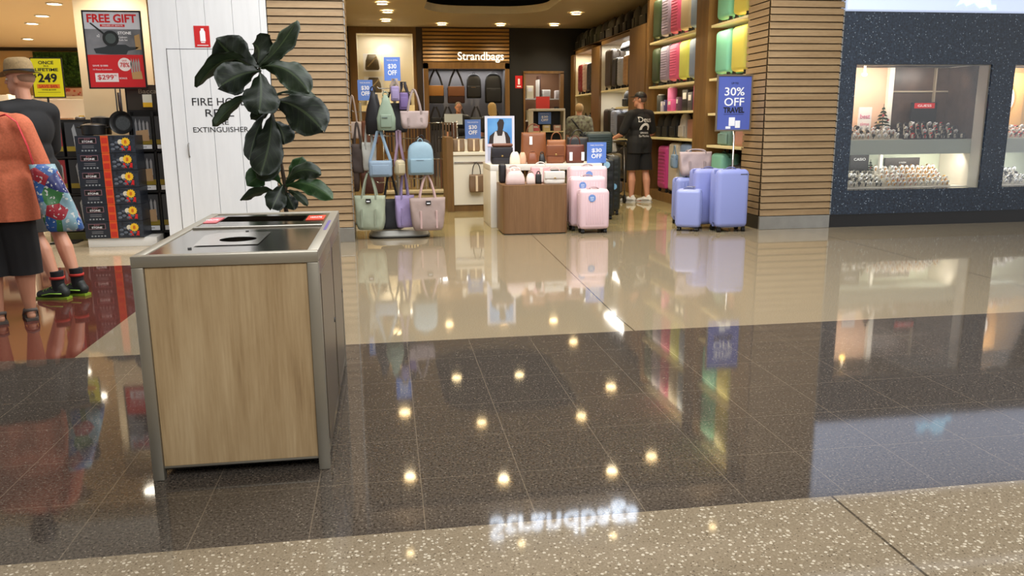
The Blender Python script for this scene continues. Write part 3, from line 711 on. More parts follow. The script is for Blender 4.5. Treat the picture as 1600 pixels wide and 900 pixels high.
def suitcase(label, loc, w, h, d, rgb, rz=0, group=None, ribs=7, tagc=None, handle=False, rough=.38, seam=True, cat='suitcase', zoff=0, tagsize=.045, tagtxt=False, tagx=None, tagz=None, horiz=False, bright=True):
    """hard shell case standing upright; wide face towards local -Y, origin under the wheels"""
    t = thing('suitcase', label, cat, loc, rz, group); g = min(.055, h * .09); m = mat(rgb, rough)
    dk = tuple(int(c * .9) for c in rgb); r = min(.06, w * .16, d * .3)
    bm = bm_new()
    box(bm, -w / 2, w / 2, -d / 2, -.006, g, h, r, 4); box(bm, -w / 2, w / 2, .006, d / 2, g, h, r, 4)
    n = ribs
    if n and not horiz:
        for i in range(n):
            x = -w / 2 + r * 1.15 + (w - 2.3 * r) * (i + .5) / n; bw = (w - 2.3 * r) / n * .36
            box(bm, x - bw, x + bw, -d / 2 - .004, -d / 2 + .01, g + r * 1.1, h - r * 1.1, .004)
            box(bm, x - bw, x + bw, d / 2 - .01, d / 2 + .004, g + r * 1.1, h - r * 1.1, .004)
    elif n:
        for i in range(n):
            z = g + r * 1.15 + (h - g - 2.3 * r) * (i + .5) / n; bw = (h - g - 2.3 * r) / n * .34
            box(bm, -w / 2 + r * .9, w / 2 - r * .9, -d / 2 - .004, -d / 2 + .01, z - bw, z + bw, .004)
            box(bm, -w / 2 + r * .9, w / 2 - r * .9, d / 2 - .01, d / 2 + .004, z - bw, z + bw, .004)
    for s in (-1, 1):                                  # corner-side grooves
        for i in range(5):
            y = -d / 2 + r + (d / 2 - r) * i / 5 + .004
            box(bm, s * w / 2 - .004, s * w / 2 + .005, y, y + .014, g + r, h - r, .002)
    obj('shell', bm, m, t, auto=35)
    bm = bm_new(); box(bm, -w / 2 + .004, w / 2 - .004, -.009, .009, g + .004, h - .004, min(r, .008), 2); obj('zip_band', bm, mat(dk, .6), t)
    bm = bm_new()                                       # carry handle and pull handle socket
    box(bm, -.075, .075, -.03, .03, h - .012, h + .004, .004)
    tube(bm, arc((-.06, -.028, h), (.06, -.028, h), .022, 8), .007, 8); obj('carry_handle', bm, mat(tuple(int(c * .72) for c in rgb), .5), t, smooth=True)
    if handle:
        bm = bm_new()
        for s in (-1, 1): tube(bm, [(s * .07, .05, h - .02), (s * .07, .05, h + .22)], .007, 8)
        box(bm, -.09, .09, .035, .065, h + .215, h + .245, .01); obj('pull_handle', bm, M_DARK, t, smooth=True)
    bm = bm_new(); box(bm, w / 2, w / 2 + .01, -.02, .02, h * .5 - .07, h * .5 + .07, .004); obj('side_handle', bm, mat(dk, .5), t)
    for sx in (-1, 1):
        for sy in (-1, 1):
            bm = bm_new(); x, y = sx * (w / 2 - .045), sy * (d / 2 - .045); R = g * .45
            box(bm, x - .02, x + .02, y - .02, y + .02, g - .01, g + .012, .006)
            for q in (-1, 1): cyl(bm, 0, 0, -.007, .007, R, 14, mtx=T(x + q * .011, y, R) @ RY(PI / 2))
            box(bm, x - .006, x + .006, y - .012, y + .012, R * .6, g, .002)
            obj('wheel', bm, M_BLACK, t, auto=40)
    if tagc:
        tx = 0 if tagx is None else tagx; tz = h - .05 - tagsize * 1.2 if tagz is None else tagz
        bm = bm_new(); disc(bm, tx, -d / 2 - .006, tz, tagsize, .003, 24); o = obj('swing_tag', bm, mat(tagc, .5), t); o['label'] = 'round blue swing tag'
        bm = bm_new(); tube(bm, [(tx, -.028, h + .02), (tx, -d / 2 * .8, h + .006), (tx, -d / 2 - .008, tz + tagsize * .8)], .0018, 5); obj('tag_string', bm, M_TXTW, o)
        if tagtxt:
            text(o, '$30', tx, -d / 2 - .0095, tz + tagsize * .12, M_TXTW, tagsize * .9, tagsize * .45); text(o, 'OFF', tx, -d / 2 - .0095, tz - tagsize * .45, M_TXTW, tagsize * .8, tagsize * .38)
    return t

def soft_body(w, h, d, top=.8, topd=.35, bulge=1.0, e=3.2, z0=0, seed=1, wob=.01, bot=.9):
    bm = bm_new(); rnd = random.Random(seed); n = 9; secs = []
    for i in range(n + 1):
        u = i / n
        a = (bot + (1 - bot) * min(1, u * 4)) * (1 + (top - 1) * u) * w / 2; b = d / 2 * ((.8 + .2 * min(1, u * 5)) * (1 - (1 - topd) * u ** 1.6)) * bulge
        secs.append((z0 + h * u, a, b, e))
    secs = [(z0 + .0, secs[0][1] * .9, secs[0][2] * .8, e)] + [(z0 + h * .03, secs[0][1], secs[0][2], e)] + secs[1:]
    vs = loft(bm, secs, 36)
    for v in vs:
        u = (v.co.z - z0) / h
        k = math.sin(v.co.x * 31 + seed) * math.cos(v.co.z * 23 + seed * 2) * wob * min(1, 4 * u * (1.02 - u) + .2)
        v.co.y += k * (1 if v.co.y > 0 else -1)
    return bm
def mute(c, k=.86, d=.12):
    g = sum(c) / 3; return tuple(int((v * (1 - d) + g * d) * k) for v in c)
def tote(label, loc, w, h, d, rgb, rz=0, hh=.22, top=1.08, cat='tote bag', patch_c=None, hcol=None, seam=True, name='tote_bag', group=None, seed=1, hspread=.25, hw=.022, hookz=None, tilt=0, pocket=False, soft=.012):
    rgb = mute(rgb); t = thing(name, label, cat, loc, rz, group); m = mat(rgb, .75, noise=.08, nscale=9, bump=.3)
    obj('body', soft_body(w, h, d, top, .45, 1, 4, seed=seed, wob=soft), m, t, smooth=True)
    hm = mat(hcol, .7) if hcol else mat(tuple(int(c * .93) for c in rgb), .8)
    for s in (-1, 1):
        bm = bm_new(); y = s * d * .22; a = w * hspread
        if hh >= .2: strap(bm, [(-a, y, h * .5), (-a, y, h - .005), (-a * .86, y * .8, h + hh * .25), (-a * .55, y * .5, h + hh * .65), (-a * .2, y * .2, h + hh * .96), (0, y * .15, h + hh), (a * .2, y * .2, h + hh * .96), (a * .55, y * .5, h + hh * .65), (a * .86, y * .8, h + hh * .25), (a, y, h - .005), (a, y, h * .5)], hw, .005, (1, 0, .2))
        else: strap(bm, [(-a, y, h * .55)] + [(-a, y, h - .005)] + [Vector((-a, y, h)).lerp(Vector((a, y, h)), .5 - .5 * math.cos(PI * i / 10)) + Vector((0, -y * .6 * math.sin(PI * i / 10), hh * math.sin(PI * i / 10) ** .75)) for i in range(1, 10)] + [(a, y, h - .005), (a, y, h * .55)], hw, .005, (1, 0, .2))
        obj('handle', bm, hm, t, smooth=True)
    if seam:
        for s in (-1, 1): bm = bm_new(); box(bm, s * w * .25 - hw / 2, s * w * .25 + hw / 2, -d / 2 - .003, -d / 2 + .02, .03, h * .62, .002); obj('seam_band', bm, hm, t)
    if patch_c:
        bm = bm_new(); box(bm, -.03, .03, -d * .36 - .012, -d * .36, h * .8, h * .92, .002); obj('logo_patch', bm, mat(patch_c, .5), t)
        bm = bm_new(); box(bm, -.02, .02, -d * .36 - .0135, -d * .36 - .0115, h * .83, h * .86, 0); obj('patch_stripe', bm, M_TXTW, t)
    return t
def handbag(label, loc, w, h, d, rgb, rz=0, hh=.12, kind='flap', hcol=None, cat='handbag', group=None, accent=None, rough=.45, seed=1, name='handbag'):
    t = thing(name, label, cat, loc, rz, group); m = mat(rgb, rough, noise=.04, nscale=20)
    if kind == 'dome':
        bm = bm_new(); loft(bm, [(0, w / 2 * .94, d / 2 * .8, 4), (h * .04, w / 2, d / 2, 4), (h * .4, w / 2 * .98, d / 2 * .92, 3.5), (h * .7, w / 2 * .86, d / 2 * .7, 3), (h * .9, w / 2 * .66, d / 2 * .42, 3), (h, w / 2 * .45, d / 2 * .16, 3)], 32); obj('body', bm, m, t, smooth=True)
    elif kind == 'box':
        bm = bm_new(); box(bm, -w / 2, w / 2, -d / 2, d / 2, 0, h, min(.03, d * .3), 4); obj('body', bm, m, t, auto=50)
    else:
        obj('body', soft_body(w, h, d, .92, .5, 1, 4.5, seed=seed, wob=.004), m, t, smooth=True)
    if kind == 'flap':
        bm = bm_new(); box(bm, -w * .47, w * .47, -d / 2 - .008, -d * .1, h * .42, h * .985, .008, 3); obj('flap', bm, mat(tuple(int(c * .95) for c in rgb), rough), t, auto=40)
        bm = bm_new(); box(bm, -.012, .012, -d / 2 - .013, -d / 2 - .006, h * .44, h * .52, .002); obj('clasp', bm, mat((206, 176, 110), .25, 1.0), t)
    if accent:
        bm = bm_new(); box(bm, -w * .07, w * .07, -d / 2 - .006, -d / 2 + .02, h * .05, h * .93, .003); obj('stripe', bm, mat(accent, .6), t); 
    hm = mat(hcol, .5) if hcol else mat(tuple(int(c * .9) for c in rgb), .5)
    if hh:
        bm = bm_new(); tube(bm, arc((-w * .26, -.0, h * .93), (w * .26, -.0, h * .93), hh, 14, p=.8), .007, 8); obj('handle', bm, hm, t, smooth=True)
    return t
def crossbody(label, loc, w, h, d, rgb, strap_rgb, sh=.4, rz=0, cat='crossbody bag', sw=.035, group=None, spread=.3):
    rgb = mute(rgb); strap_rgb = mute(strap_rgb); t = thing('crossbody_bag', label, cat, loc, rz, group); m = mat(rgb, .6, noise=.04, nscale=16)
    bm = bm_new(); box(bm, -w / 2, w / 2, -d / 2, d / 2, 0, h, min(h, d) * .34, 5); obj('body', bm, m, t, smooth=True)
    bm = bm_new(); box(bm, -w * .36, w * .36, -d / 2 - .008, -d / 2 + .006, h * .14, h * .74, .012, 4); obj('front_pocket', bm, m, t, smooth=True)
    sm = mat(strap_rgb, .7); bm = bm_new()
    strap(bm, [(-w * .46, 0, h * .6), (-w * .44, 0, h * 1.0), (-w * spread, 0, h + sh * .55), (-.02, 0, h + sh * .97), (0, 0, h + sh), (.02, 0, h + sh * .97), (w * spread, 0, h + sh * .55), (w * .44, 0, h * 1.0), (w * .46, 0, h * .6)], sw, .005, (1, .1, 0))
    obj('strap', bm, sm, t, smooth=True)
    return t
def backpack(label, loc, w, h, d, rgb, rz=0, cat='backpack', group=None, pocket=True, sling=False, hang=.06, trim=None):
    rgb = mute(rgb); t = thing('backpack', label, cat, loc, rz, group); m = mat(rgb, .6, noise=.05, nscale=14, bump=.08); m2 = mat(tuple(int(c * .95) for c in rgb), .6, bump=.08, nscale=14)
    bm = bm_new(); b = d / 2
    if sling: secs = [(0, w * .40, b * .7, 3), (h * .03, w * .48, b, 3), (h * .35, w * .5, b, 3), (h * .62, w * .36, b * .8, 2.6), (h * .82, w * .20, b * .6, 2.5), (h, w * .10, b * .3, 2.5)]
    else: secs = [(0, w * .44, b * .8, 4), (h * .03, w * .5, b, 4), (h * .5, w * .5, b, 4), (h * .75, w * .48, b * .9, 3.4), (h * .88, w * .42, b * .7, 3), (h * .96, w * .30, b * .45, 2.6), (h, w * .16, b * .2, 2.5)]
    loft(bm, secs, 36); obj('body', bm, m, t, smooth=True)
    if pocket:
        if sling: bm = bm_new(); box(bm, -w * .3, w * .3, -b - .015, -b + .02, h * .08, h * .46, .035, 5)
        else: bm = bm_new(); box(bm, -w * .44, w * .44, -b - .022, -b + .02, h * .04, h * .50, .03, 5)
        p = obj('front_pocket', bm, m2, t, smooth=True)
        bm = bm_new(); box(bm, -w * .2, w * .1, -b - .025, -b - .018, h * (.36 if sling else .44), h * (.36 if sling else .44) + .005, 0); obj('zip', bm, mat(trim or (80, 90, 100), .4), p)
    bm = bm_new(); tube(bm, arc((-.03, 0, h * .97), (.03, 0, h * .97), hang, 8), .007, 6); obj('top_loop', bm, m2, t, smooth=True)
    bm = bm_new()
    for s in (-1, 1): strap(bm, [(s * w * .12, b * .6, h * .92), (s * w * .2, b + .03, h * .6), (s * w * .26, b + .02, h * .25), (s * w * .34, b * .6, .04)], .035, .008, (1, 0, 0))
    obj('shoulder_strap', bm, m2, t, smooth=True)
    return t

# ================================================================ BAG STANDS
def bag_stand(loc, label, ztop, arms):
    t = thing('bag_stand', label, 'display stand', loc)
    bm = bm_new()
    loft(bm, [(.0, .36, .30, 5), (.015, .37, .31, 5)], 40); obj('plinth', bm, M_BLACK, t)
    bm = bm_new(); loft(bm, [(.015, .35, .29, 5), (.03, .355, .295, 5), (.085, .33, .27, 5), (.09, .32, .26, 5)], 40); obj('base', bm, mat((150, 148, 140), .4), t, auto=35)
    bm = bm_new(); cyl(bm, 0, 0, .09, ztop, .02, 16); obj('pole', bm, M_STEELD, t, smooth=False, auto=40)
    for (x, y, z) in arms:
        bm = bm_new(); tube(bm, [(0, 0, z), (x * .9, y * .9, z), (x, y, z + .02)], .006, 6); obj('hook_arm', bm, M_CHROME, t, smooth=True)
    return t
BSX, BSY = .12, 9.88
def hang(x, y): return (x - BSX, y - BSY)
arms1 = [(-.25, -.28, .66), (.30, -.30, .70), (-.02, -.2, .66), (-.14, -.28, 1.20), (.26, -.26, 1.17), (.02, -.26, 1.15), (-.13, -.24, 1.70), (.24, -.24, 1.70), (-.20, -.05, 1.75), (-.33, -.1, 1.2), (.01, -.14, 1.78)]
bag_stand((BSX, BSY, 0), 'bag stand with grey square base at the left side of the bag shop entrance', 1.86, arms1)
blue_card('price_card', 'blue $30 OFF card on top of the front bag stand', (.105, 9.86, 1.84), .19, .27)
# lower row
tote('pale green tote bag hanging lowest at the left of the front bag stand', (-.215, 9.55, .12), .33, .40, .17, (178, 188, 160), rz=-.25, hh=.27, top=1.12, patch_c=(28, 30, 28), seed=2)
tote('black tote bag between the pale green and lilac totes on the front bag stand', (.03, 9.66, .105), .30, .36, .13, (26, 26, 32), rz=.1, hh=.30, seed=3, top=1.05)
tote('lilac tote bag hanging low in the middle of the front bag stand', (.19, 9.60, .13), .22, .38, .12, (168, 148, 200), rz=.3, hh=.30, seed=4, hspread=.2)
tote('dusty pink wide tote bag hanging lowest at the right of the front bag stand', (.455, 9.50, .10), .37, .385, .17, (178, 154, 144), rz=.12, hh=.27, top=1.16, patch_c=(34, 30, 30), seed=5, hcol=(186, 156, 152))
# middle row
crossbody('light blue barrel crossbody bag with a broad blue strap on the front bag stand', (-.075, 9.53, .735), .27, .19, .10, (146, 172, 196), (148, 178, 206), .34, rz=-.05, spread=.22)
crossbody('small cream barrel pouch beside the light blue crossbody on the front stand', (.145, 9.52, .75), .12, .18, .12, (206, 190, 152), (160, 130, 156), .34, rz=.4, spread=.15)
backpack('light blue mini backpack hanging at the right of the front bag stand', (.39, 9.50, .755), .30, .38, .13, (150, 186, 206), rz=.05, hang=.05)
tote('white tote bag half hidden behind the light blue crossbody', (-.20, 9.70, .80), .16, .33, .08, (206, 206, 198), rz=-.3, hh=.28, seed=8, seam=False)
tote('grey-brown slouchy bag hanging at the far left of the front stand', (-.335, 9.80, .77), .15, .34, .09, (88, 74, 68), rz=-.2, hh=.25, seed=9, seam=False)
backpack('black backpack hanging behind the light blue mini backpack', (.42, 9.78, .74), .26, .42, .12, (26, 26, 34), rz=0)
# top row
backpack('pale green sling backpack high on the left of the front bag stand', (.012, 9.50, 1.265), .215, .40, .10, (152, 174, 150), rz=-.08, sling=True, hang=.05)
tote('dusty pink tote bag high on the right of the front bag stand', (.335, 9.50, 1.285), .30, .20, .12, (186, 164, 158), rz=.1, hh=.24, top=1.1, seed=12)
backpack('black sling backpack high on the left edge of the front bag stand', (-.13, 9.66, 1.22), .20, .50, .12, (24, 24, 30), rz=-.3, sling=True, pocket=False)
crossbody('lilac pouch between the green sling and the pink tote', (.125, 9.66, 1.60), .10, .17, .06, (164, 146, 196), (178, 158, 140), .08, spread=.2)
crossbody('purple pouch with black trim beside the dusty pink tote handles', (.225, 9.75, 1.50), .11, .20, .06, (132, 104, 170), (40, 36, 44), .12, spread=.2)
tote('black soft tote behind the pale green sling backpack', (.12, 9.80, 1.24), .30, .34, .10, (30, 28, 32), rz=0, hh=.16, seed=14, seam=False)
# second stand behind
bag_stand((-.33, 11.3, 0), 'second bag stand deeper in the shop behind the slatted pier', 1.62, [(-.12, -.25, .9), (.12, -.25, 1.5), (.15, -.25, .9), (-.1, -.2, 1.5)])
blue_card('price_card', 'blue $30 OFF card on the second bag stand behind the slatted pier', (-.25, 11.27, 1.65), .20, .27)
tote('white-handled cream bag on the second bag stand', (-.42, 10.98, 1.15), .20, .22, .10, (190, 170, 160), hh=.34, seed=21, seam=False)
tote('tan leather tote high on the second bag stand', (-.20, 11.0, 1.08), .22, .30, .10, (120, 66, 38), hh=.22, seed=22, seam=False)
tote('reddish brown bag low on the second bag stand', (-.20, 10.98, .42), .30, .34, .12, (88, 42, 26), hh=.26, seed=23, seam=False)
tote('dark brown bag low at the left of the second bag stand', (-.48, 11.0, .45), .22, .34, .12, (60, 38, 28), hh=.26, seed=24, seam=False)

# belts on a rack
t = thing('belt_rack', 'two-tier chrome rack of hanging belts in the middle of the bag shop', 'rack', (.65, 15.6, 0))
bm = bm_new(); box(bm, -.72, .72, -.18, .18, .02, .07, .01); obj('base', bm, mat((188, 178, 150), .5), t)
for s in (-.70, .70):
    bm = bm_new(); tube(bm, [(s, 0, .07), (s, 0, 1.38)], .014, 8); obj('post', bm, M_CHROME, t, smooth=True)
for z in (.66, 1.34):
    bm = bm_new(); tube(bm, [(-.70, 0, z), (.70, 0, z)], .01, 8); obj('rail', bm, M_CHROME, t, smooth=True)
BN = {(70, 44, 28): 'dark brown', (96, 60, 38): 'brown', (36, 28, 24): 'black', (120, 96, 76): 'taupe', (150, 140, 128): 'pale grey', (50, 34, 26): 'espresso'}
for row, z in ((0, 1.33), (1, .65)):
    for i in range(24):
        x = .65 - .66 + i * .0575; c = random.choice([(70, 44, 28), (96, 60, 38), (36, 28, 24), (120, 96, 76), (150, 140, 128), (50, 34, 26)])
        b = obj('belt', (lambda q: (strap(q, [(0, -.016, 0), (0, -.018, -.25), (0, -.02, -.5 - .06 * random.random())], .03, .006, (1, 0, 0)), box(q, -.018, .018, -.022, -.010, -.03, .01, .002), q)[2])(bm_new()), mat(c, .5))
        b.location = (x, 15.58, z); tag(b, '%s belt hanging from the %s rail of the chrome belt rack%s' % (BN[c], ('upper', 'lower')[row], (', leftmost' if i == 0 else ', rightmost' if i == 23 else '')), 'belt', 'belts on the %s rail' % ('upper', 'lower')[row])

# ================================================================ TABLES AND COUNTER
t = thing('display_plinth', 'brown timber display plinth with rounded front corners at the shop entrance', 'counter', (1.777, 9.9, 0))
bm = bm_new(); r = .07; w, d = .402, .30
pts = []
for cx, cy, a0 in ((w - r, -d + r, -90), (w - .002, d - .002, 0), (-w + .002, d - .002, 90), (-w + r, -d + r, 180)):
    rr = r if cy < 0 else .002
    for i in range(7): a = math.radians(a0 + 15 * i); pts.append((cx + rr * math.cos(a), cy + rr * math.sin(a)))
lo = [bm.verts.new((x, y, .012)) for x, y in pts]; hi = [bm.verts.new((x, y, .60)) for x, y in pts]
for i in range(len(pts)): bm.faces.new((lo[i], lo[(i + 1) % len(pts)], hi[(i + 1) % len(pts)], hi[i]))
bm.faces.new(lo); bm.faces.new(hi); obj('body', bm, M_BROWNLAM, t, auto=30)
bm = bm_new(); box(bm, -.38, .38, -.27, .28, 0, .012); obj('kickboard', bm, M_DARK, t)
t = thing('display_table', 'white waterfall-edge display table behind the brown plinth loaded with bags', 'table', (2.05, 10.70, 0))
bm = bm_new(); box(bm, -.74, .74, -.40, .40, .735, .81, .004); obj('tabletop', bm, mat((226, 222, 212), .35), t, auto=40)
for s in (-1, 1):
    bm = bm_new(); box(bm, s * .74 - (.08 if s > 0 else 0), s * .74 + (.08 if s < 0 else 0), -.40, .40, 0, .735, .004); obj('leg', bm, mat((226, 222, 212), .35), t, auto=40)
bm = bm_new(); box(bm, -.66, .66, -.10, .40, .40, .44, .002); obj('undershelf', bm, mat((60, 54, 50), .6), t)
# on the plinth  (z .60)
handbag('pale pink domed handbag with white loop handle at the front left of the brown plinth', (1.545, 9.74, .60), .24, .17, .11, (214, 190, 186), hh=.05, kind='dome', hcol=(240, 236, 232))
handbag('small cream rounded bag next to the pale pink domed handbag on the plinth', (1.74, 9.76, .60), .11, .135, .09, (222, 206, 198), hh=.03, kind='dome', hcol=(150, 120, 110))
handbag('small black bag between the cream bag and the white flap bag on the plinth', (1.842, 9.78, .60), .075, .12, .08, (24, 22, 22), hh=.04, kind='soft')
handbag('white flap handbag at the front right corner of the brown plinth', (2.03, 9.74, .60), .27, .155, .10, (232, 228, 220), hh=.05, kind='flap', hcol=(206, 170, 166))
handbag('pink and white striped handbag with arched white handle behind the white flap bag', (1.90, 9.95, .60), .27, .20, .12, (206, 160, 162), hh=.07, kind='soft', hcol=(226, 216, 210), accent=(232, 222, 216))
handbag('dark slim bag standing at the back left corner of the brown plinth', (1.43, 10.05, .60), .09, .24, .10, (34, 32, 36), hh=0, kind='box')
handbag('pink handbag behind the pale domed handbag on the plinth', (1.56, 9.97, .60), .20, .19, .10, (196, 168, 160), hh=.04, kind='soft', accent=(230, 230, 230))
# on the table  (z .81)
handbag('black structured handbag with brown top in front of the model poster', (1.49, 10.52, .81), .30, .22, .12, (36, 34, 40), hh=0, kind='flap')
t = handbag('brown leather clutch lying on top of the black structured handbag', (1.50, 10.52, 1.032), .27, .045, .11, (110, 68, 48), hh=0, kind='box')
handbag('small white rounded bag beside the black structured handbag', (1.655, 10.46, .81), .14, .16, .08, (224, 216, 200), hh=0, kind='dome')
handbag('peach pouch beside the small white rounded bag', (1.765, 10.50, .81), .10, .15, .09, (206, 164, 136), hh=0, kind='dome')
handbag('small tan rounded bag at the front middle of the white table', (1.89, 10.46, .81), .14, .15, .10, (122, 66, 36), hh=.02, kind='dome')
handbag('small black pouch between the tan bags on the white table', (2.015, 10.45, .81), .08, .13, .09, (24, 22, 22), hh=.03, kind='dome')
handbag('square brown leather bag in the front row of the white table', (2.20, 10.50, .81), .25, .24, .11, (126, 72, 42), hh=0, kind='flap')
handbag('reddish brown leather tote with white tags at the front right of the table', (2.47, 10.50, .81), .26, .24, .12, (98, 48, 34), hh=.13, kind='soft')
handbag('large tan leather tote standing at the back of the white table', (2.0, 10.98, .81), .36, .40, .16, (128, 76, 42), hh=.14, kind='soft', name='handbag')
handbag('orange-tan soft bag between the large tan tote and the square brown bag', (2.27, 10.75, .81), .27, .30, .14, (146, 90, 50), hh=.12, kind='soft')
handbag('black tote with looped handles at the back right of the white table', (2.62, 10.98, .81), .32, .33, .16, (28, 26, 28), hh=.12, kind='soft')
for x, y, z in ((1.95, 10.905, 1.10), (2.40, 10.425, .90), (2.56, 10.425, .90), (2.53, 10.885, .98)):
    o = patch(None, -.02, .02, 0, -.055, .055, M_TXTW, 'swing_tag'); o.location = (x, y, z); tag(o, 'white swing tag hanging on a bag on the white table', 'tag', 'white tags on the table bags')
blue_card('price_card', 'blue $30 OFF card standing at the right front corner of the white table', (2.74, 10.40, .81), .26, .27)
t = thing('poster_stand', 'poster of a model in a white vest against blue sky on the white table', 'poster', (1.51, 10.82, .81))
patch(t, -.20, .20, .01, 0, .62, mat((214, 216, 232), .4), 'board', .012)
patch(t, -.165, .165, -.003, .24, .59, mat((62, 130, 206), .4, rgb2=(110, 170, 226), noise=.1, nscale=3), 'sky_picture')
bm = bm_new(); ngon(bm, [(-.155, .24), (-.135, .36), (-.06, .42), (-.03, .43), (-.025, .47), (-.035, .53), (0, .58), (.045, .575), (.06, .53), (.05, .47), (.04, .43), (.10, .40), (.14, .33), (.145, .24)], -.006, .002); obj('figure', bm, mat((46, 34, 32), .5), t)
bm = bm_new(); ngon(bm, [(-.09, .24), (-.085, .34), (-.065, .415), (-.045, .42), (-.03, .36), (.03, .36), (.045, .42), (.06, .41), (.075, .34), (.085, .24)], -.009, .002); obj('vest', bm, mat((206, 204, 206), .5), t)
patch(t, -.165, .165, -.011, .22, .255, mat((226, 206, 220), .4), 'caption_band')
patch(t, -.165, .165, -.003, .03, .215, mat((176, 182, 206), .4), 'lower_panel')
# gondola
t = thing('display_gondola', 'white and timber shelf unit with striped bags left of the model poster', 'shelf unit', (1.36, 12.75, 0))
bm = bm_new(); box(bm, -.46, -.36, -.45, .45, .0, 1.13, .003); obj('timber_end', bm, M_GOLD, t)
bm = bm_new(); box(bm, -.36, .50, -.42, .42, .10, .86, .003); obj('body', bm, mat((222, 218, 204), .45), t)
bm = bm_new(); box(bm, -.36, .50, -.45, .42, .86, .905, .003); obj('shelf', bm, mat((236, 232, 218), .4), t)
bm = bm_new(); box(bm, -.36, .50, .1, .16, .905, 1.09, .003); obj('upstand', bm, mat((226, 222, 210), .4), t)
bm = bm_new(); box(bm, -.358, .50, -.40, .40, 0, .10); obj('plinth', bm, M_GOLD, t)
bm = bm_new(); box(bm, -.345, .49, -.432, -.422, .73, .76, .001); tube(bm, [(.0, -.43, .745), (.0, -.47, .745), (0, -.48, .76)], .006, 6); obj('hook_rail', bm, M_CHROME, t)
handbag('taupe handbag with cream stripe hanging on the front of the white shelf unit', (1.345, 12.255, .30), .24, .27, .08, (116, 92, 68), hh=.19, kind='soft', hcol=(40, 32, 26), accent=(226, 208, 180))
for i, (x, c) in enumerate(((1.10, (118, 96, 72)), (1.335, (126, 102, 78)), (1.57, (108, 86, 66)))):
    handbag('taupe bag with cream stripe, %s of the three on the white shelf unit' % ('leftmost', 'middle', 'rightmost')[i], (x, 12.50, .905), .20, .20, .10, c, hh=0, kind='soft', accent=(226, 208, 180), seed=i)
blue_card('price_card', 'blue $30 OFF card behind the striped bags on the white shelf unit', (1.36, 12.80, 1.09), .25, .30)

# ================================================================ SUITCASES ON THE FLOOR
TAG = (110, 146, 206)
suitcase('small pale pink suitcase with blue tag, front of the pink trio', (2.49, 9.60, 0), .375, .54, .22, (222, 192, 198), ribs=8, tagc=TAG, tagtxt=True, rough=.42, tagx=-.04)
suitcase('medium pale pink suitcase, middle of the pink trio', (2.475, 9.86, 0), .46, .675, .22, (222, 192, 198), ribs=9, tagc=TAG, tagtxt=True, rough=.42, tagx=-.08)
suitcase('large pale pink suitcase, rearmost of the pink trio', (2.54, 10.115, 0), .50, .79, .22, (222, 194, 200), ribs=10, tagc=TAG, rough=.42, tagx=0)
suitcase('black ribbed suitcase with blue tag right behind the pink trio', (3.10, 11.45, 0), .50, .86, .30, (38, 42, 42), ribs=9, tagc=(120, 170, 206), horiz=True, tagx=.14, tagz=.42)
suitcase('black ribbed suitcase with pale blue tag beside the white table end', (2.99, 10.98, 0), .24, .84, .36, (32, 34, 34), ribs=5, tagc=(150, 190, 214), horiz=True, tagz=.76)
t = suitcase('dark green suitcase lying on its side on top of the black suitcases', (2.98, 11.46, 1.03), .31, .44, .33, (34, 48, 46), ribs=6, rough=.5); t.rotation_euler = (0, PI / 2, 0); t.location = (2.78, 11.46, 1.045)
BIGCASE = suitcase('large lilac-blue suitcase in front of the 30% OFF sign', (4.165, 9.40, 0), .41, .765, .29, (140, 150, 208), ribs=0, rough=.42, handle=False)
suitcase('large lilac-blue suitcase peeking out on the left behind the biggest one', (4.01, 9.735, 0), .40, .755, .27, (138, 146, 204), ribs=0, rough=.42)
suitcase('small lilac-blue suitcase standing at an angle left of the two large ones', (3.70, 9.52, 0), .31, .52, .21, (144, 154, 208), ribs=0, rough=.35, rz=-.5)
suitcase('medium lilac-blue suitcase under the pale pink tote bag', (3.93, 10.15, 0), .40, .62, .24, (136, 146, 200), ribs=6, rough=.42)
bm = bm_new()
for k in range(5): box(bm, 4.245 + k * .018, 4.258 + k * .018, 9.252, 9.258, .70, .712)
o = obj('suitcase_lettering', bm, M_DGREY); o.parent = BIGCASE; o.matrix_parent_inverse = Matrix.Translation(-BIGCASE.location)
tote('pale pink tote bag sitting on a lilac-blue suitcase near the 30% OFF sign', (4.00, 10.12, .64), .40, .31, .15, (204, 180, 178), hh=.03, top=1.1, seed=31, soft=.018, hspread=.3)
o = patch(None, -.05, .05, 0, -.02, .02, mat((226, 214, 196), .5), 'swing_tag'); o.location = (3.72, 9.52, .545); o.rotation_euler = (1.2, 0, -.3); tag(o, 'cream swing tag lying on the small lilac-blue suitcase', 'tag')
# sale sign on a stand
t = thing('sale_sign', 'blue 30% OFF TRAVEL sign in a chrome frame on a pole above the lilac-blue suitcases', 'sign', (4.31, 9.70, 0))
bm = bm_new(); z0, z1 = 1.215, 1.905
for a, b, c, d in ((-.235, -.215, z0, z1), (.215, .235, z0, z1), (-.215, .215, z0, z0 + .02), (-.215, .215, z1 - .02, z1)): box(bm, a, b, -.012, .012, c, d, .002)
obj('frame', bm, mat((150, 138, 120), .35, .8), t)
patch(t, -.215, .215, .004, z0 + .02, z1 - .02, mat((82, 98, 178), .4), 'panel', .008)
bm = bm_new(); tube(bm, [(.03, .02, .01), (.03, .02, z0 + .05)], .012, 10); obj('pole', bm, M_CHROME, t, smooth=True)
bm = bm_new(); box(bm, -.10, .16, .02, .24, 0, .012, .003); obj('foot', bm, M_CHROME, t)
text(t, 'UP TO', 0, -.006, 1.80, M_TXTK, .09, .022)
text(t, '30%', .0, -.006, 1.70, M_TXTW, .26, .10, bold=.01); text(t, 'OFF', .0, -.006, 1.575, M_TXTW, .26, .10, bold=.01)
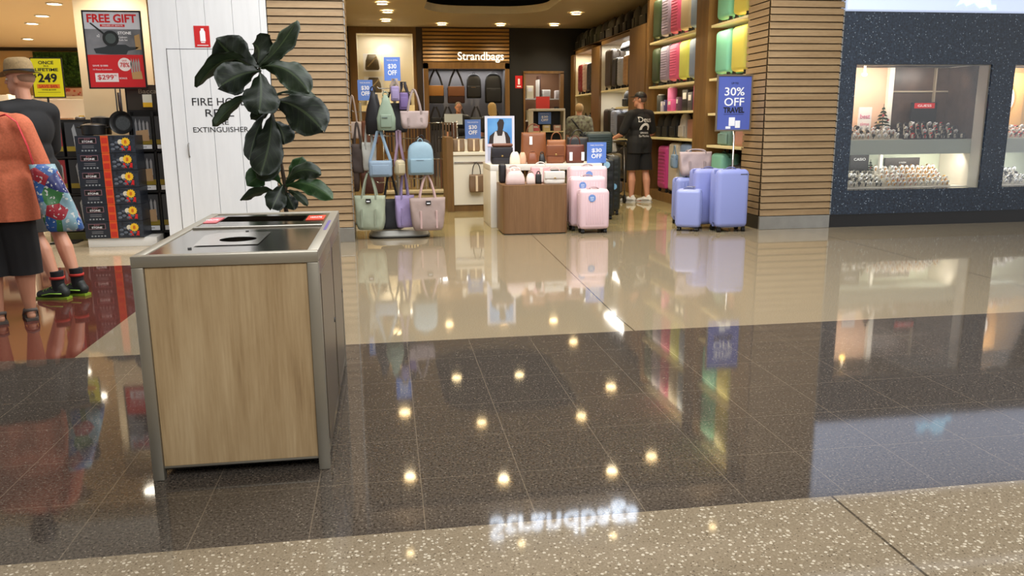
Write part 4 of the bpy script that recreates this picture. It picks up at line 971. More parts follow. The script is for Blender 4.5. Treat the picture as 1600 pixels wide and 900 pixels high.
text(t, 'TRAVEL', 0, -.006, 1.475, M_TXTK, .275, .07, bold=.035)
patch(t, -.13, .13, -.004, 1.42, 1.424, M_TXTK, 'rule')
bm = bm_new(); box(bm, -.06, .02, -.008, -.004, 1.28, 1.385, .006); box(bm, .025, .09, -.008, -.004, 1.255, 1.345, .006); box(bm, -.10, -.035, -.008, -.004, 1.245, 1.275, .004); obj('case_symbols', bm, M_TXTW, t)

# ================================================================ RIGHT-HAND WALL OF SUITCASE SHELVES
XF, XB = 4.60, 5.10
M_SHELF = mat((222, 208, 160), .45)
def pier_unit(y0, y1, ztop, label):
    bm = bm_new(); box(bm, XF - .03, XB, y0, y1, 0, ztop, .003); tag(obj('shelf_pier', bm, M_GOLD), label, 'shelf unit')
pier_unit(11.27, 11.73, 3.55, 'tall timber pier between the mint and yellow cases and the pink and blue cases')
pier_unit(14.12, 15.06, 3.02, 'wide brown timber pier to the left of the tall suitcase bay')
pier_unit(17.2, 17.9, 2.92, 'narrow timber pier between the two white-lined bays')
pier_unit(19.6, 19.95, 2.92, 'last timber pier at the far end of the suitcase wall')
bm = bm_new(); box(bm, XF - .01, XB, 13.98, 14.10, 0, 3.55, .003); tag(obj('shelf_pier', bm, M_GOLD), 'thin tall timber upright at the far end of the pink and blue case bay', 'shelf unit')
def bay(label, y0, y1, zs, liner=None, top=None):
    t = thing('suitcase_shelving', label, 'shelf unit', (XF, y0, 0))
    bm = bm_new(); box(bm, .47, .50, .004, y1 - y0 - .004, 0, (top or 3.5), 0); obj('back_panel', bm, liner or M_BROWNW, t)
    bm = bm_new(); box(bm, .02, .47, .004, y1 - y0 - .004, 0, .15, .002); obj('plinth', bm, M_GOLD, t)
    if liner:
        bm = bm_new(); box(bm, .01, .47, y1 - y0 - .012, y1 - y0 - .004, .16, top); obj('side_lining', bm, liner, t)
    for z in zs: bm = bm_new(); box(bm, .0, .47, .004, y1 - y0 - .014, z - .035, z, .003); obj('shelf', bm, M_SHELF, t)
    if top: bm = bm_new(); box(bm, 0, .5, .004, y1 - y0 - .004, top, top + .08, .002); obj('top_rail', bm, M_GOLD, t)
    return t
bay('shelving bay with the mint green and yellow cases beside the slatted pier', 10.06, 11.25, (1.0, 1.45, 1.93, 2.66))
bay('shelving bay with the green, lilac, pink, yellow and blue cases', 11.75, 13.96, (1.07, 1.50, 1.93, 2.67))
b3 = bay('white-lined shelving bay with big dark duffel and grey cases', 15.08, 17.18, (1.0, 1.98), mat((226, 220, 204), .6), top=2.92)
b4 = bay('white-lined shelving bay with red and black cases at the far end', 17.92, 19.58, (1.0, 1.97), mat((214, 200, 168), .6), top=2.92)
bm = bm_new(); box(bm, .0, .46, .05, .95, 1.585, 1.62, .002); obj('shelf', bm, M_SHELF, b3)
bm = bm_new(); box(bm, XF + .02, XB, 14.12, 19.9, 3.03, 3.04); tag(obj('top_shelf', bm, M_GOLD), 'long timber ledge above the far bays that carries the row of backpacks', 'shelf')
for y, z, p, L in ((12.9, 3.5, 16, 2.0), (12.9, 2.62, 4, 2.0), (12.9, 1.88, 2.5, 2.0), (10.65, 3.5, 9, 1.0), (10.65, 2.61, 2.6, 1.0), (10.65, 1.88, 2, 1.0), (16.1, 2.9, 18, 1.6), (18.75, 2.9, 9, 1.3), (16.1, 1.93, 5, 1.6)):
    light('AREA', 'shelf_strip_lamp', (XF + (.0 if y < 15 else .2), y, z), p, (1, .86, .58) if y < 15 else (1, .95, .86), .30, L, rot=(0, -.9 if y < 15 else 0, 0))
CASEL = [((50, 66, 44), 'dark green'), ((150, 140, 168), 'grey-lilac'), ((208, 88, 134), 'bright pink')]
def wall_case(y, z, w, h, rgb, cname, where, d=.30, horiz=True, ribs=9, x=None):
    suitcase('%s suitcase on the %s' % (cname, where), ((x or XF + .03 + d / 2), y, z), w, h, d, rgb, -PI / 2, None, ribs=ribs, horiz=horiz)
for z, h, extra, where in ((2.67, .70, [((206, 190, 160), 'cream'), ((140, 166, 204), 'light blue')], 'upper shelf of the pink and blue bay'), (1.93, .64, [((204, 208, 100), 'lime yellow'), ((124, 142, 172), 'slate blue')], 'second shelf of the pink and blue bay')):
    for (c, nm), y in zip(CASEL + extra, (13.73, 13.30, 12.85, 12.40, 11.97)):
        wall_case(y, z, .39, h, c, nm, where, ribs=11 if nm in ('bright pink', 'grey-lilac') else 0)
for z, h, where in ((2.66, .70, 'upper shelf of the bay beside the slatted pier'), (1.93, .64, 'second shelf of the bay beside the slatted pier')):
    for c, nm, y in (((116, 184, 158), 'mint green', 10.93), ((196, 184, 84), 'mustard yellow', 10.39)): wall_case(y, z, .44, h, c, nm, where, ribs=0, d=.34)
for y, c, nm, h in ((13.25, (190, 62, 128), 'magenta', .78), (12.72, (194, 184, 168), 'beige', .84), (12.20, (128, 150, 186), 'pale blue', .84)):
    wall_case(y, .15, .44, h, c, nm, 'floor plinth of the pink and blue bay', ribs=10 if nm == 'magenta' else 0)
crossbody('pale blue travel pouch hanging on the pale blue suitcase', (4.565, 12.45, .60), .16, .22, .08, (134, 164, 196), (134, 164, 196), .14, rz=-PI / 2, spread=.2)
wall_case(10.95, .15, .40, .74, (120, 178, 156), 'mint green', 'floor plinth beside the slatted pier', ribs=0)
wall_case(10.40, .15, .40, .60, (34, 34, 36), 'black', 'floor plinth beside the slatted pier', ribs=7)
bm = bm_new(); tube(bm, [(0, -.08, 0), (0, -.08, .22), (0, .08, .22), (0, .08, 0)], .012, 8); o = obj('pull_handle', bm, M_BLACK, None, smooth=True); o.location = (4.80, 10.95, .89); tag(o, 'black pull handle rising above the mint green floor suitcase', 'handle')
# small goods on the 1.50 and 1.07 shelves
def box_good(name, label, cat, loc, w, h, d, rgb, rz=-PI / 2, group=None, kind='box', lid=None):
    t = thing(name, label, cat, loc, rz, group); bm = bm_new()
    if kind == 'box': box(bm, -w / 2, w / 2, -d / 2, d / 2, 0, h, min(w, d, h) * .08, 2)
    else: loft(bm, [(0, w * .48, w * .48), (h * .03, w / 2, w / 2), (h * .97, w / 2, w / 2), (h, w * .46, w * .46)], 20)
    obj('body', bm, mat(rgb, .5), t, auto=40)
    bm = bm_new()
    if kind == 'box': box(bm, -w * .3, w * .3, -d / 2 - .003, -d / 2 + .002, h * .55, h * .85, 0)
    else: cyl(bm, 0, 0, h, h + .015, w * .35, 16)
    obj('label' if kind == 'box' else 'cap', bm, mat(lid or (210, 205, 200), .5), t)
for x, y, w, h, c, kd, nm in ((4.75, 13.68, .16, .28, (60, 62, 60), 'c', 'dark grey drum'), (4.75, 13.45, .11, .17, (176, 172, 196), 'b', 'pale lilac box'), (4.75, 13.30, .07, .19, (64, 60, 110), 'b', 'navy box'), (4.75, 13.14, .16, .38, (206, 110, 160), 'c', 'tall pink cylinder'), (4.70, 12.92, .18, .19, (214, 90, 150), 'b', 'bright pink box'), (4.75, 12.70, .10, .22, (90, 60, 80), 'b', 'plum box'), (4.78, 12.45, .24, .33, (28, 26, 30), 'b', 'black box'), (4.75, 12.15, .18, .28, (70, 66, 70), 'b', 'dark box'), (4.75, 11.92, .18, .38, (190, 56, 112), 'b', 'deep pink box')):
    box_good('travel_accessory_box' if kd == 'b' else 'travel_bottle', '%s on the narrow shelf above the backpacks' % nm, 'box' if kd == 'b' else 'bottle', (x, y, 1.50), w, h, .16, c, kind='box' if kd == 'b' else 'cyl')
backpack('white oval backpack with pale pattern on the lower shelf behind the man in black', (4.80, 12.62, 1.07), .25, .40, .14, (206, 200, 192), rz=-PI / 2)
handbag('dusty brown vanity bag beside the white oval backpack', (4.80, 12.18, 1.07), .30, .30, .18, (146, 104, 88), -PI / 2, hh=.04, kind='box')
for i, y in enumerate((13.75, 13.42, 13.05)):
    backpack('black backpack, %s on the shelf behind the man in the black shirt' % ('farthest', 'middle', 'nearest')[i], (4.82, y, 1.07), .28, .38, .16, (24, 24, 26), rz=-PI / 2)
backpack('mint green soft backpack on the lower shelf beside the slatted pier', (4.80, 10.92, 1.0), .34, .34, .18, (134, 176, 164), rz=-PI / 2)
handbag('beige round hat box on the shelf above the mint backpack', (4.80, 10.98, 1.45), .36, .34, .20, (170, 152, 112), -PI / 2, hh=.04, kind='dome')
handbag('tan travel bag beside the mint backpack on the lower shelf', (4.80, 10.45, 1.0), .34, .30, .18, (176, 128, 112), -PI / 2, hh=.05, kind='soft')
handbag('dark green vanity case beside the beige hat box', (4.80, 10.42, 1.45), .30, .22, .18, (70, 96, 84), -PI / 2, hh=.03, kind='box')
# bay 3 and 4
wall_case(16.78, 1.98, .48, .82, (44, 34, 24), 'dark brown soft', 'upper shelf of the bigger white-lined bay', d=.34, ribs=0)
wall_case(16.32, 1.98, .34, .62, (30, 28, 26), 'black', 'upper shelf of the bigger white-lined bay', ribs=0)
wall_case(15.92, 1.98, .34, .60, (150, 152, 160), 'silver grey', 'upper shelf of the bigger white-lined bay')
wall_case(15.52, 1.98, .34, .62, (166, 128, 84), 'tan', 'upper shelf of the bigger white-lined bay', ribs=6)
wall_case(15.24, 1.98, .18, .55, (40, 36, 32), 'slim black', 'upper shelf of the bigger white-lined bay', ribs=0)
t = handbag('long black duffel bag lying across the cases in the bigger white-lined bay', (4.82, 15.86, 2.72), .80, .15, .24, (24, 22, 22), -PI / 2, hh=.04, kind='soft')
wall_case(16.86, 1.0, .44, .60, (40, 34, 28), 'dark brown', 'lower shelf of the bigger white-lined bay', d=.34, ribs=0)
wall_case(16.34, 1.0, .36, .56, (138, 146, 168), 'blue-grey ribbed', 'lower shelf of the bigger white-lined bay')
backpack('black round-topped backpack on the short shelf of the bigger white-lined bay', (4.8, 15.78, 1.62), .30, .33, .16, (26, 24, 24), rz=-PI / 2)
backpack('cream backpack on the short shelf of the bigger white-lined bay', (4.8, 15.38, 1.62), .24, .32, .16, (196, 186, 166), rz=-PI / 2)
wall_case(15.75, 1.0, .60, .50, (20, 26, 32), 'wide navy', 'lower shelf of the bigger white-lined bay', ribs=0)
wall_case(19.28, 1.97, .36, .70, (108, 26, 26), 'dark red', 'upper shelf of the last bay', ribs=6)
wall_case(18.84, 1.97, .36, .70, (168, 140, 126), 'rose beige', 'upper shelf of the last bay', ribs=6)
wall_case(18.42, 1.97, .34, .68, (30, 28, 28), 'black', 'upper shelf of the last bay', ribs=6)
wall_case(18.08, 1.97, .28, .66, (38, 36, 34), 'charcoal', 'upper shelf of the last bay', ribs=6)
for i, y in enumerate((19.3, 18.85, 18.4)): backpack('black backpack on the lower shelf of the last bay, %s' % ('farthest', 'middle one', 'nearest')[i], (4.8, y, 1.0), .36, .50, .18, (22, 20, 20), rz=-PI / 2)
for z, p, c in ((.15, .7, (34, 32, 30)),):
    for i, y in enumerate((19.2, 18.6, 18.15, 16.8, 16.2, 15.6)): wall_case(y, z, .42, p, c, 'black floor-level', ('%s place on the far floor plinth' % ('first', 'second', 'third', 'fourth', 'fifth', 'sixth')[i]), ribs=5)
# backpacks on the top ledge
TOPC = [(44, 44, 40), (60, 60, 52), (70, 74, 60), (96, 100, 80), (40, 34, 30), (66, 60, 52), (52, 50, 46), (38, 34, 32), (98, 92, 76), (70, 66, 58)]
for i, c in enumerate(TOPC):
    y = 19.7 - i * .56
    backpack('%s backpack in the row on the high ledge, number %s from the far end' % (('dark', 'olive', 'mossy', 'pale sage', 'brown-black', 'taupe', 'charcoal', 'near-black', 'khaki', 'stone')[i], ('one', 'two', 'three', 'four', 'five', 'six', 'seven', 'eight', 'nine', 'ten')[i]), (4.80, y, 3.04), .36, .40, .22, c, rz=-PI / 2 + random.uniform(-.3, .3), trim=(190, 190, 180), hang=.03)

# ================================================================ BACK WALL GOODS
def v_bag(label, x, z, w, h, sh, rgb, flap):
    t = thing('satchel', label, 'satchel', (x, 20.1, z)); m = mat(rgb, .5)
    bm = bm_new(); box(bm, -w / 2, w / 2, -.06, .06, 0, h, .03, 3); obj('body', bm, m, t, auto=40)
    bm = bm_new(); box(bm, -w * .48, w * .48, -.072, 0, h * .42, h * 1.01, .012, 3); obj('flap', bm, mat(flap, .4), t, auto=40)
    bm = bm_new(); strap(bm, [(-w * .48, 0, h * .8), (-w * .28, 0, h + sh * .5), (-.02, 0, h + sh), (.02, 0, h + sh), (w * .28, 0, h + sh * .5), (w * .48, 0, h * .8)], .045, .008, (1, 0, 0)); obj('strap', bm, mat((24, 20, 18), .6), t)
v_bag('tan-topped black satchel, leftmost on the lit back wall under the shop name', 1.24, 1.80, .40, .42, .38, (18, 18, 20), (150, 104, 50))
v_bag('reddish brown satchel with tan flap, second from the left on the lit back wall', 1.74, 1.80, .42, .40, .40, (52, 26, 20), (112, 72, 46))
backpack('black backpack with tan patch on the lit back wall', (2.18, 20.12, 1.92), .36, .58, .16, (22, 20, 22), trim=(160, 120, 70))
backpack('large black backpack at the right end of the lit back wall', (2.66, 20.12, 1.80), .42, .72, .18, (14, 14, 16), trim=(90, 90, 96))
for i, (x, c) in enumerate(((1.22, (16, 16, 18)), (1.52, (20, 20, 22)), (1.82, (18, 16, 16)), (2.22, (60, 64, 62)), (2.66, (14, 14, 16)))):
    v_bag('%s lower-row bag on the lit back wall, %s from the left' % ('grey' if i == 3 else 'black', ('first', 'second', 'third', 'fourth', 'fifth')[i]), x, 1.16, .28, .30, .26, c, tuple(min(255, k + 10) for k in c))
o = patch(None, -.19, .19, 0, 0, .22, mat((196, 206, 214), .5), 'notice_card'); o.location = (1.42, 17.2, 1.30); bm = bm_new(); box(bm, -.01, .01, .0, .01, -.24, .02); box(bm, -.06, .06, -.03, .07, -.258, -.25); obj('stem', bm, M_CHROME, o); tag(o, 'small white notice card on a stem on the dark sales desk', 'card')
# niche goods
def framed(label, x, z, w, h, kind):
    t = thing('bag_display', label, 'bag display', (x, 20.30, z))
    bm = bm_new(); box(bm, -w / 2 - .03, w / 2 + .03, .1, .12, -.03, h + .03, .002); obj('white_board', bm, mat((240, 240, 240), .5), t)
    bm = bm_new(); loft(bm, [(0, w * .42, .07, 3), (h * .1, w * .48, .08, 3), (h * .6, w * .42, .06, 3), (h, w * .28, .03, 3)], 24); obj('bag', bm, mat((86, 74, 52), .6, noise=.3, nscale=50), t, smooth=True)
    bm = bm_new(); strap(bm, [(-w * .3, -.07, h * .2), (0, -.09, h * .5), (w * .3, -.07, h * .85)], .03, .006, (0, 0, 1)); obj('strap', bm, mat((160, 140, 100), .5), t)
framed('rounded brown patterned bag on a white board high in the lit window niche', -.26, 2.60, .36, .36, 0)
framed('square brown patterned bag on a white board below the rounded one in the niche', -.24, 2.06, .40, .36, 1)
bm = bm_new(); box(bm, -.18, .18, -.12, .12, 0, .30, .01); o = obj('display_block', bm, mat((240, 238, 230), .5)); o.location = (-.24, 20.28, 1.76); tag(o, 'white block under the brown patterned bags in the niche', 'block')
handbag('dark brown handbag with arched handle on the niche ledge', (.50, 20.24, 1.76), .30, .34, .14, (70, 58, 40), hh=.20, kind='dome', hcol=(150, 110, 60))
# stockroom behind the doorway
t = thing('stock_shelving', 'white stockroom shelves with boxes seen through the doorway', 'shelf unit', (3.5, 21.0, 0))
for z in (.9, 1.35, 1.9): bm = bm_new(); box(bm, -.2, .42, -.2, .2, z, z + .03); obj('shelf', bm, M_WHITE, t)
for x in (-.2, .42): bm = bm_new(); box(bm, x, x + .03, -.2, .2, 0, 2.4); obj('upright', bm, M_WHITE, t)
t = thing('stock_shelving', 'brown stockroom shelves with red and white goods seen through the doorway', 'shelf unit', (4.35, 21.1, 0))
for z in (.9, 1.35, 1.9): bm = bm_new(); box(bm, -.35, .42, -.2, .2, z, z + .03); obj('shelf', bm, M_WHITE, t)
bm = bm_new(); box(bm, -.39, -.35, -.2, .2, 0, 2.5); obj('upright', bm, mat((70, 40, 24), .6), t)
for x, z, w, h, c, nm in ((3.44, 1.93, .20, .30, (30, 40, 70), 'navy'), (3.72, 1.93, .18, .32, (200, 190, 160), 'cream'), (3.46, 1.38, .22, .10, (40, 38, 36), 'flat dark'), (3.72, 1.38, .20, .26, (200, 190, 150), 'beige'), (3.5, .93, .26, .14, (150, 148, 140), 'grey'), (4.15, 1.93, .22, .22, (220, 216, 210), 'white'), (4.5, 1.93, .22, .20, (200, 190, 186), 'pale'), (4.15, 1.38, .25, .34, (120, 60, 40), 'brown'), (4.5, 1.38, .22, .34, (30, 26, 26), 'black')):
    box_good('stock_box', '%s box on the stockroom shelves beyond the doorway' % nm, 'box', (x, 21.0, z), w, h, .2, c, rz=0)
o = patch(None, -.17, .17, 0, 0, .52, mat((188, 52, 44), .5), 'red_notice'); o.location = (3.80, 19.6, 1.42); tag(o, 'red sale notice board standing in front of the stockroom doorway', 'sign')
bm = bm_new(); box(bm, -.03, .03, .0, .03, -1.42, .01); box(bm, -.2, .2, -.1, .15, -1.42, -1.39); obj('stand', bm, M_DGREY, o)
# accessories stand in the middle distance
t = thing('accessory_stand', 'small chrome stand of pouches with a blue card in front of the stockroom doorway', 'display stand', (3.22, 16.2, 0))
bm = bm_new(); box(bm, -.34, .34, -.2, .2, 1.55, 1.60, .01); box(bm, -.34, -.31, -.2, .2, 0, 1.55); box(bm, .31, .34, -.2, .2, 0, 1.55); obj('frame', bm, mat((196, 192, 180), .4), t)
bm = bm_new(); box(bm, -.31, .31, .16, .18, .3, 1.55); obj('back_panel', bm, M_DGREY, t)
for z in (.5, .8, 1.14): bm = bm_new(); box(bm, -.31, .31, -.18, .16, z, z + .02); obj('shelf', bm, M_SHELF, t)
blue_card('price_card', 'blue $30 OFF card on the chrome accessory stand', (3.16, 16.1, 1.30), .26, .23)
for i, (x, z, c) in enumerate(((2.98, 1.16, (200, 100, 110)), (3.2, 1.16, (206, 190, 140)), (3.42, 1.16, (190, 150, 140)), (3.0, .82, (150, 60, 60)), (3.25, .82, (60, 60, 64)), (3.45, .82, (120, 160, 140)))):
    box_good('pouch', '%s pouch on the chrome accessory stand' % ('rose', 'straw', 'blush', 'red', 'charcoal', 'sage')[i], 'pouch', (x, 16.14, z), .15, .12, .1, c, rz=0)
# sales desk for the staff
t = thing('sales_desk', 'dark sales desk in front of the two shop assistants', 'counter', (1.9, 17.3, 0))
bm = bm_new(); box(bm, -.75, .75, -.3, .3, .02, 1.0, .01); obj('body', bm, mat((70, 52, 36), .5), t)
bm = bm_new(); box(bm, -.78, .78, -.33, .33, 1.0, 1.04, .005); obj('worktop', bm, M_DARK, t)

# ================================================================ KITCHEN SHOP FRONT
t = thing('display_plinth', 'white display plinth under the stack of dark cookware boxes', 'plinth', (-3.03, 9.82, 0))
bm = bm_new(); box(bm, -.335, .40, -.25, .30, 0, .10, .004); obj('body', bm, M_WHITE, t, auto=40)
M_NAVY = mat((34, 40, 50), .4); M_STONE = mat((52, 60, 72), .4, noise=.6, nscale=26, rgb2=(20, 24, 30)); M_OR = mat((214, 84, 34), .5); M_ORS = mat((196, 48, 32), .5); M_YEL = mat((232, 184, 40), .5)
for i in range(6):
    z = .102 + i * .190
    t = thing('cookware_box', 'dark cookware box, %s of the stack on the white plinth' % ('lowest', 'second lowest', 'third from the bottom', 'third from the top', 'second from the top', 'topmost')[i], 'box', (-3.065, 9.74, z), 0, 'stacked cookware boxes')
    bm = bm_new(); box(bm, -.31, .31, -.19, .12, 0, .187, .002); obj('carton', bm, M_NAVY, t)
    o = patch(t, -.27, -.09, -.190, .105, .165, mat((150, 110, 120), .5), 'title_border'); patch(o, -.265, -.095, -.192, .110, .160, M_BLACK, 'title_plate')
    text(o, 'STONE', -.18, -.1945, .125, M_TXTW, .11, .022, bold=.01); text(o, 'BLACK', -.18, -.1945, .150, mat((190, 120, 130), .5), .06, .010)
    for k in range(2): patch(t, -.24, -.12, -.190, .075 - k * .018, .079 - k * .018, mat((150, 150, 156), .5), 'text_line')
    bm = bm_new(); 
    for k in range(5): box(bm, -.25 + k * .034, -.232 + k * .034, -.192, -.189, .02, .034)
    obj('icons', bm, mat((150, 156, 160), .5), t)
    patch(t, -.045, .035, -.190, .0, .187, M_OR, 'price_strip')
    for k in range(2): patch(t, -.035, .025, -.193, .015 + k * .09, .075 + k * .09, M_ORS, 'sticker'); 
    patch(t, .045, .308, -.190, .003, .184, M_STONE, 'pan_picture')
    bm = bm_new()
    for q in range(7): ball(bm, (.075 + (q % 4) * .045, -.193, .04 + (q // 4) * .05 + (q % 2) * .02), .024, (1, .12, .6), 10, 6)
    obj('stones_picture', bm, mat((92, 100, 112), .5), t, smooth=True)
    bm = bm_new(); pts = []
    for k in range(24): rr = .040 if k % 2 else .050; pts.append((.215 + rr * math.cos(2 * PI * k / 24), .118 + rr * math.sin(2 * PI * k / 24)))
    ngon(bm, pts, -.193, .003); o = obj('badge', bm, M_YEL, t)
    bm = bm_new(); 
    for q in (-1, 1): ngon(bm, [(.215 + q * .03, .08), (.215 + q * .012, .02), (.215 + q * .03, .03), (.215 + q * .045, .018), (.215 + q * .05, .075)], -.192, .002)
    obj('ribbon', bm, M_RED, o)
    bm = bm_new(); disc(bm, .16, -.193, .118, .028, .002); obj('badge_inner', bm, mat((206, 200, 180), .5), t)
    text(o, '8', .215, -.198, .118, M_ORS, .025, .038)
def pan(name, label, loc, r, hlen, tilt, rz=0, depth=.05):
    t = thing(name, label, 'frying pan', loc, rz)
    M = T(0, 0, r) @ RX(PI / 2 - tilt)
    bm = bm_new(); vs = loft(bm, [(-.0, r * .74, r * .74), (.004, r * .78, r * .78), (depth, r, r), (depth + .003, r * 1.01, r * 1.01), (depth, r * .97, r * .97), (.008, r * .75, r * .75)], 36); xf(bm, vs, M); obj('bowl', bm, mat((26, 27, 28), .32), t, auto=40)
    bm = bm_new(); vs = cyl(bm, 0, 0, .0085, .0095, r * .62, 28); xf(bm, vs, M); obj('inner_face', bm, mat((60, 64, 66), .4, noise=.3, nscale=80), t)
    bm = bm_new(); vs = tube(bm, [(0, r * .98, depth - .01), (0, r + hlen * .25, depth + .01), (0, r + hlen, depth + .02)], [.010, .011, .014], 10); xf(bm, vs, M @ Matrix.Scale(1, 4)); obj('handle', bm, mat((40, 26, 24), .4), t, smooth=True)
pan('frying_pan', 'front black frying pan propped upright on top of the cookware boxes', (-2.905, 9.72, 1.245), .125, .20, .12)
pan('frying_pan', 'rear black frying pan leaning behind the front one on the cookware boxes', (-2.96, 9.88, 1.245), .13, .20, .10)
t = thing('stock_pot', 'black lidded pot with side handles on the left of the cookware boxes', 'pot', (-3.24, 9.78, 1.245))
bm = bm_new(); loft(bm, [(0, .115, .115), (.006, .125, .125), (.10, .13, .13), (.103, .133, .133)], 36); obj('body', bm, M_BLACK, t, auto=40)
bm = bm_new(); loft(bm, [(.104, .134, .134), (.110, .132, .132), (.128, .07, .07), (.132, .02, .02)], 36); obj('lid', bm, mat((70, 70, 72), .3, .5), t, auto=50)
bm = bm_new(); cyl(bm, 0, 0, .132, .150, .012, 12); cyl(bm, 0, 0, .150, .158, .022, 14); obj('knob', bm, M_BLACK, t)
for s in (-1, 1): bm = bm_new(); tube(bm, [(s * .128, -.04, .08), (s * .165, -.03, .085), (s * .165, .03, .085), (s * .128, .04, .08)], .008, 8); obj('handle', bm, M_BLACK, t, smooth=True)
t = thing('saucepan', 'small black saucepan behind the lidded pot on the cookware boxes', 'saucepan', (-3.22, 9.98, 1.245))
bm = bm_new(); loft(bm, [(0, .09, .09), (.006, .10, .10), (.19, .105, .105)], 30); obj('body', bm, M_BLACK, t, auto=40)
bm = bm_new(); loft(bm, [(.191, .107, .107), (.205, .05, .05), (.21, .01, .01)], 30); obj('lid', bm, M_DGREY, t, auto=40)
bm = bm_new(); tube(bm, [(.10, 0, .17), (.22, -.02, .185)], [.008, .011], 8); obj('handle', bm, M_BLACK, t, smooth=True)
# free gift poster
t = thing('poster_stand', 'framed red and grey FREE GIFT cookware poster above the stacked boxes', 'poster', (-2.965, 9.90, 0))
z0, z1, w = 1.755, 2.60, .31
bm = bm_new()
for a, b, c, d in ((-w, -w + .016, z0, z1), (w - .016, w, z0, z1), (-w + .016, w - .016, z0, z0 + .016), (-w + .016, w - .016, z1 - .016, z1)): box(bm, a, b, -.012, .012, c, d, .002)
obj('frame', bm, M_BLACK, t)
for x in (-.05, .0):
    bm = bm_new(); tube(bm, [(x, .03, 1.25), (x, .03, z0 + .02)], .008, 8); obj('post', bm, M_DGREY, t, smooth=True)
W2 = w - .016
patch(t, -W2, W2, .004, z0 + .37, z1 - .016, mat((150, 152, 158), .4, rgb2=(70, 74, 80), noise=.1, nscale=2.2), 'upper_panel', .006)
patch(t, -W2, W2, .004, z0 + .016, z0 + .37, mat((206, 40, 46), .4), 'lower_panel', .006)
patch(t, -W2, W2, -.0025, 2.40, z1 - .016, mat((196, 200, 210), .4), 'title_band', .001)
text(t, 'FREE GIFT', -.0, -.005, 2.515, mat((196, 30, 36), .4), .52, .092, bold=.03)
patch(t, -.13, .13, -.002, 2.425, 2.452, mat((196, 30, 36), .4), 'ribbon'); text(t, 'VALUED AT $299.95', 0, -.006, 2.4385, M_TXTW, .22, .016)
bm = bm_new(); disc(bm, -.03, -.002, 2.30, .085, .006, 30); ngon(bm, [(-.10, 2.34), (-.115, 2.355), (-.235, 2.46), (-.225, 2.47), (-.105, 2.37), (-.09, 2.35)], -.003, .004); obj('pan_picture', bm, mat((38, 42, 44), .4), t)
bm = bm_new(); disc(bm, -.03, -.009, 2.30, .055, .002, 30); obj('pan_centre', bm, mat((74, 84, 84), .4), t)
bm = bm_new(); ngon(bm, [(-.20, 2.14), (-.22, 2.19), (-.10, 2.21), (-.05, 2.235), (.12, 2.235), (.16, 2.21), (.26, 2.21), (.24, 2.19), (.14, 2.17), (.12, 2.13), (-.06, 2.13)], -.003, .003); obj('pots_picture', bm, mat((52, 58, 62), .4), t)
bm = bm_new(); ngon(bm, [(.225, 2.18), (.22, 2.33), (.275, 2.35), (.285, 2.18)], -.003, .003); obj('knife_block_picture', bm, mat((168, 136, 88), .5), t)
text(t, 'STONE', .12, -.005, 2.36, M_TXTW, .14, .03, bold=.02); text(t, 'Cookware', .10, -.005, 2.315, M_TXTW, .09, .02); text(t, 'Knife Set', .10, -.005, 2.285, M_TXTW, .09, .02)
text(t, 'x2', -.16, -.005, 2.33, M_TXTW, .03, .03); 
bm = bm_new(); disc(bm, .09, -.002, 2.02, .072, .003, 30); o = obj('price_roundel', bm, mat((236, 226, 226), .4), t)
text(o, 'SAVE', .09, -.007, 2.062, M_RED, .05, .016); text(o, '78%', .09, -.007, 2.015, M_RED, .10, .05, bold=.01)
o = patch(t, -.235, .01, -.002, 1.83, 1.925, mat((236, 228, 228), .4), 'price_panel'); text(o, '$299', -.125, -.006, 1.878, M_RED, .17, .06, bold=.01); text(o, '95', -.02, -.006, 1.90, M_RED, .025, .018)
text(t, 'SAVE $1000', -.17, -.005, 2.005, M_TXTW, .16, .022); text(t, '10 Piece Cookware', -.15, -.005, 1.965, M_TXTW, .2, .014)
bm = bm_new()
for k in range(4): ngon(bm, [(.155 + k * .026, 1.90), (.150 + k * .026, 2.04), (.162 + k * .026, 2.09), (.172 + k * .026, 2.04), (.170 + k * .026, 1.90)], -.003, .002)
obj('knives_picture', bm, mat((176, 174, 170), .3, .3), t)
bm = bm_new(); ngon(bm, [(.16, 1.86), (.155, 1.93), (.26, 1.95), (.27, 1.86)], -.006, .002); obj('block_picture', bm, mat((190, 150, 100), .5), t)
text(t, 'BONUS', .06, -.005, 1.87, M_TXTW, .08, .02)
# yellow price sign
t = thing('price_sign', 'yellow $249 sign in a black frame behind the man in the hat', 'sign', (-3.74, 10.0, 0))
z0, z1, w = 1.66, 2.10, .168
bm = bm_new(); box(bm, -w, w, 0, .012, z0, z1, .002); tube(bm, [(-.03, .02, .02), (-.03, .02, z0 + .1)], .012, 8); box(bm, -.16, .12, -.1, .16, 0, .02, .004); obj('frame', bm, M_BLACK, t)
patch(t, -w + .012, w - .012, 0, z0 + .012, z1 - .012, mat((236, 224, 30), .4), 'panel', .003)
for s, z, h, ww, m, bo in (('ONCE', 2.045, .036, .16, M_TXTK, .02), ('IN A', 2.008, .016, .05, M_TXTK, 0), ('LIFETIME', 1.968, .034, .24, M_TXTK, .02), ('249', 1.878, .10, .20, M_TXTK, .03)): text(t, s, 0, -.005, z, m, ww, h, bold=bo)
text(t, '$', -.125, -.005, 1.90, M_TXTK, .025, .045)
o = patch(t, -.12, .12, -.003, 1.765, 1.81, mat((232, 132, 30), .5), 'save_strip'); text(o, 'SAVE 84%', 0, -.007, 1.787, M_ORS, .2, .032, bold=.01)
text(t, 'WAS $1599', 0, -.005, 1.748, M_TXTK, .15, .016); patch(t, -.12, .12, -.003, 1.72, 1.723, M_TXTK, 'rule')

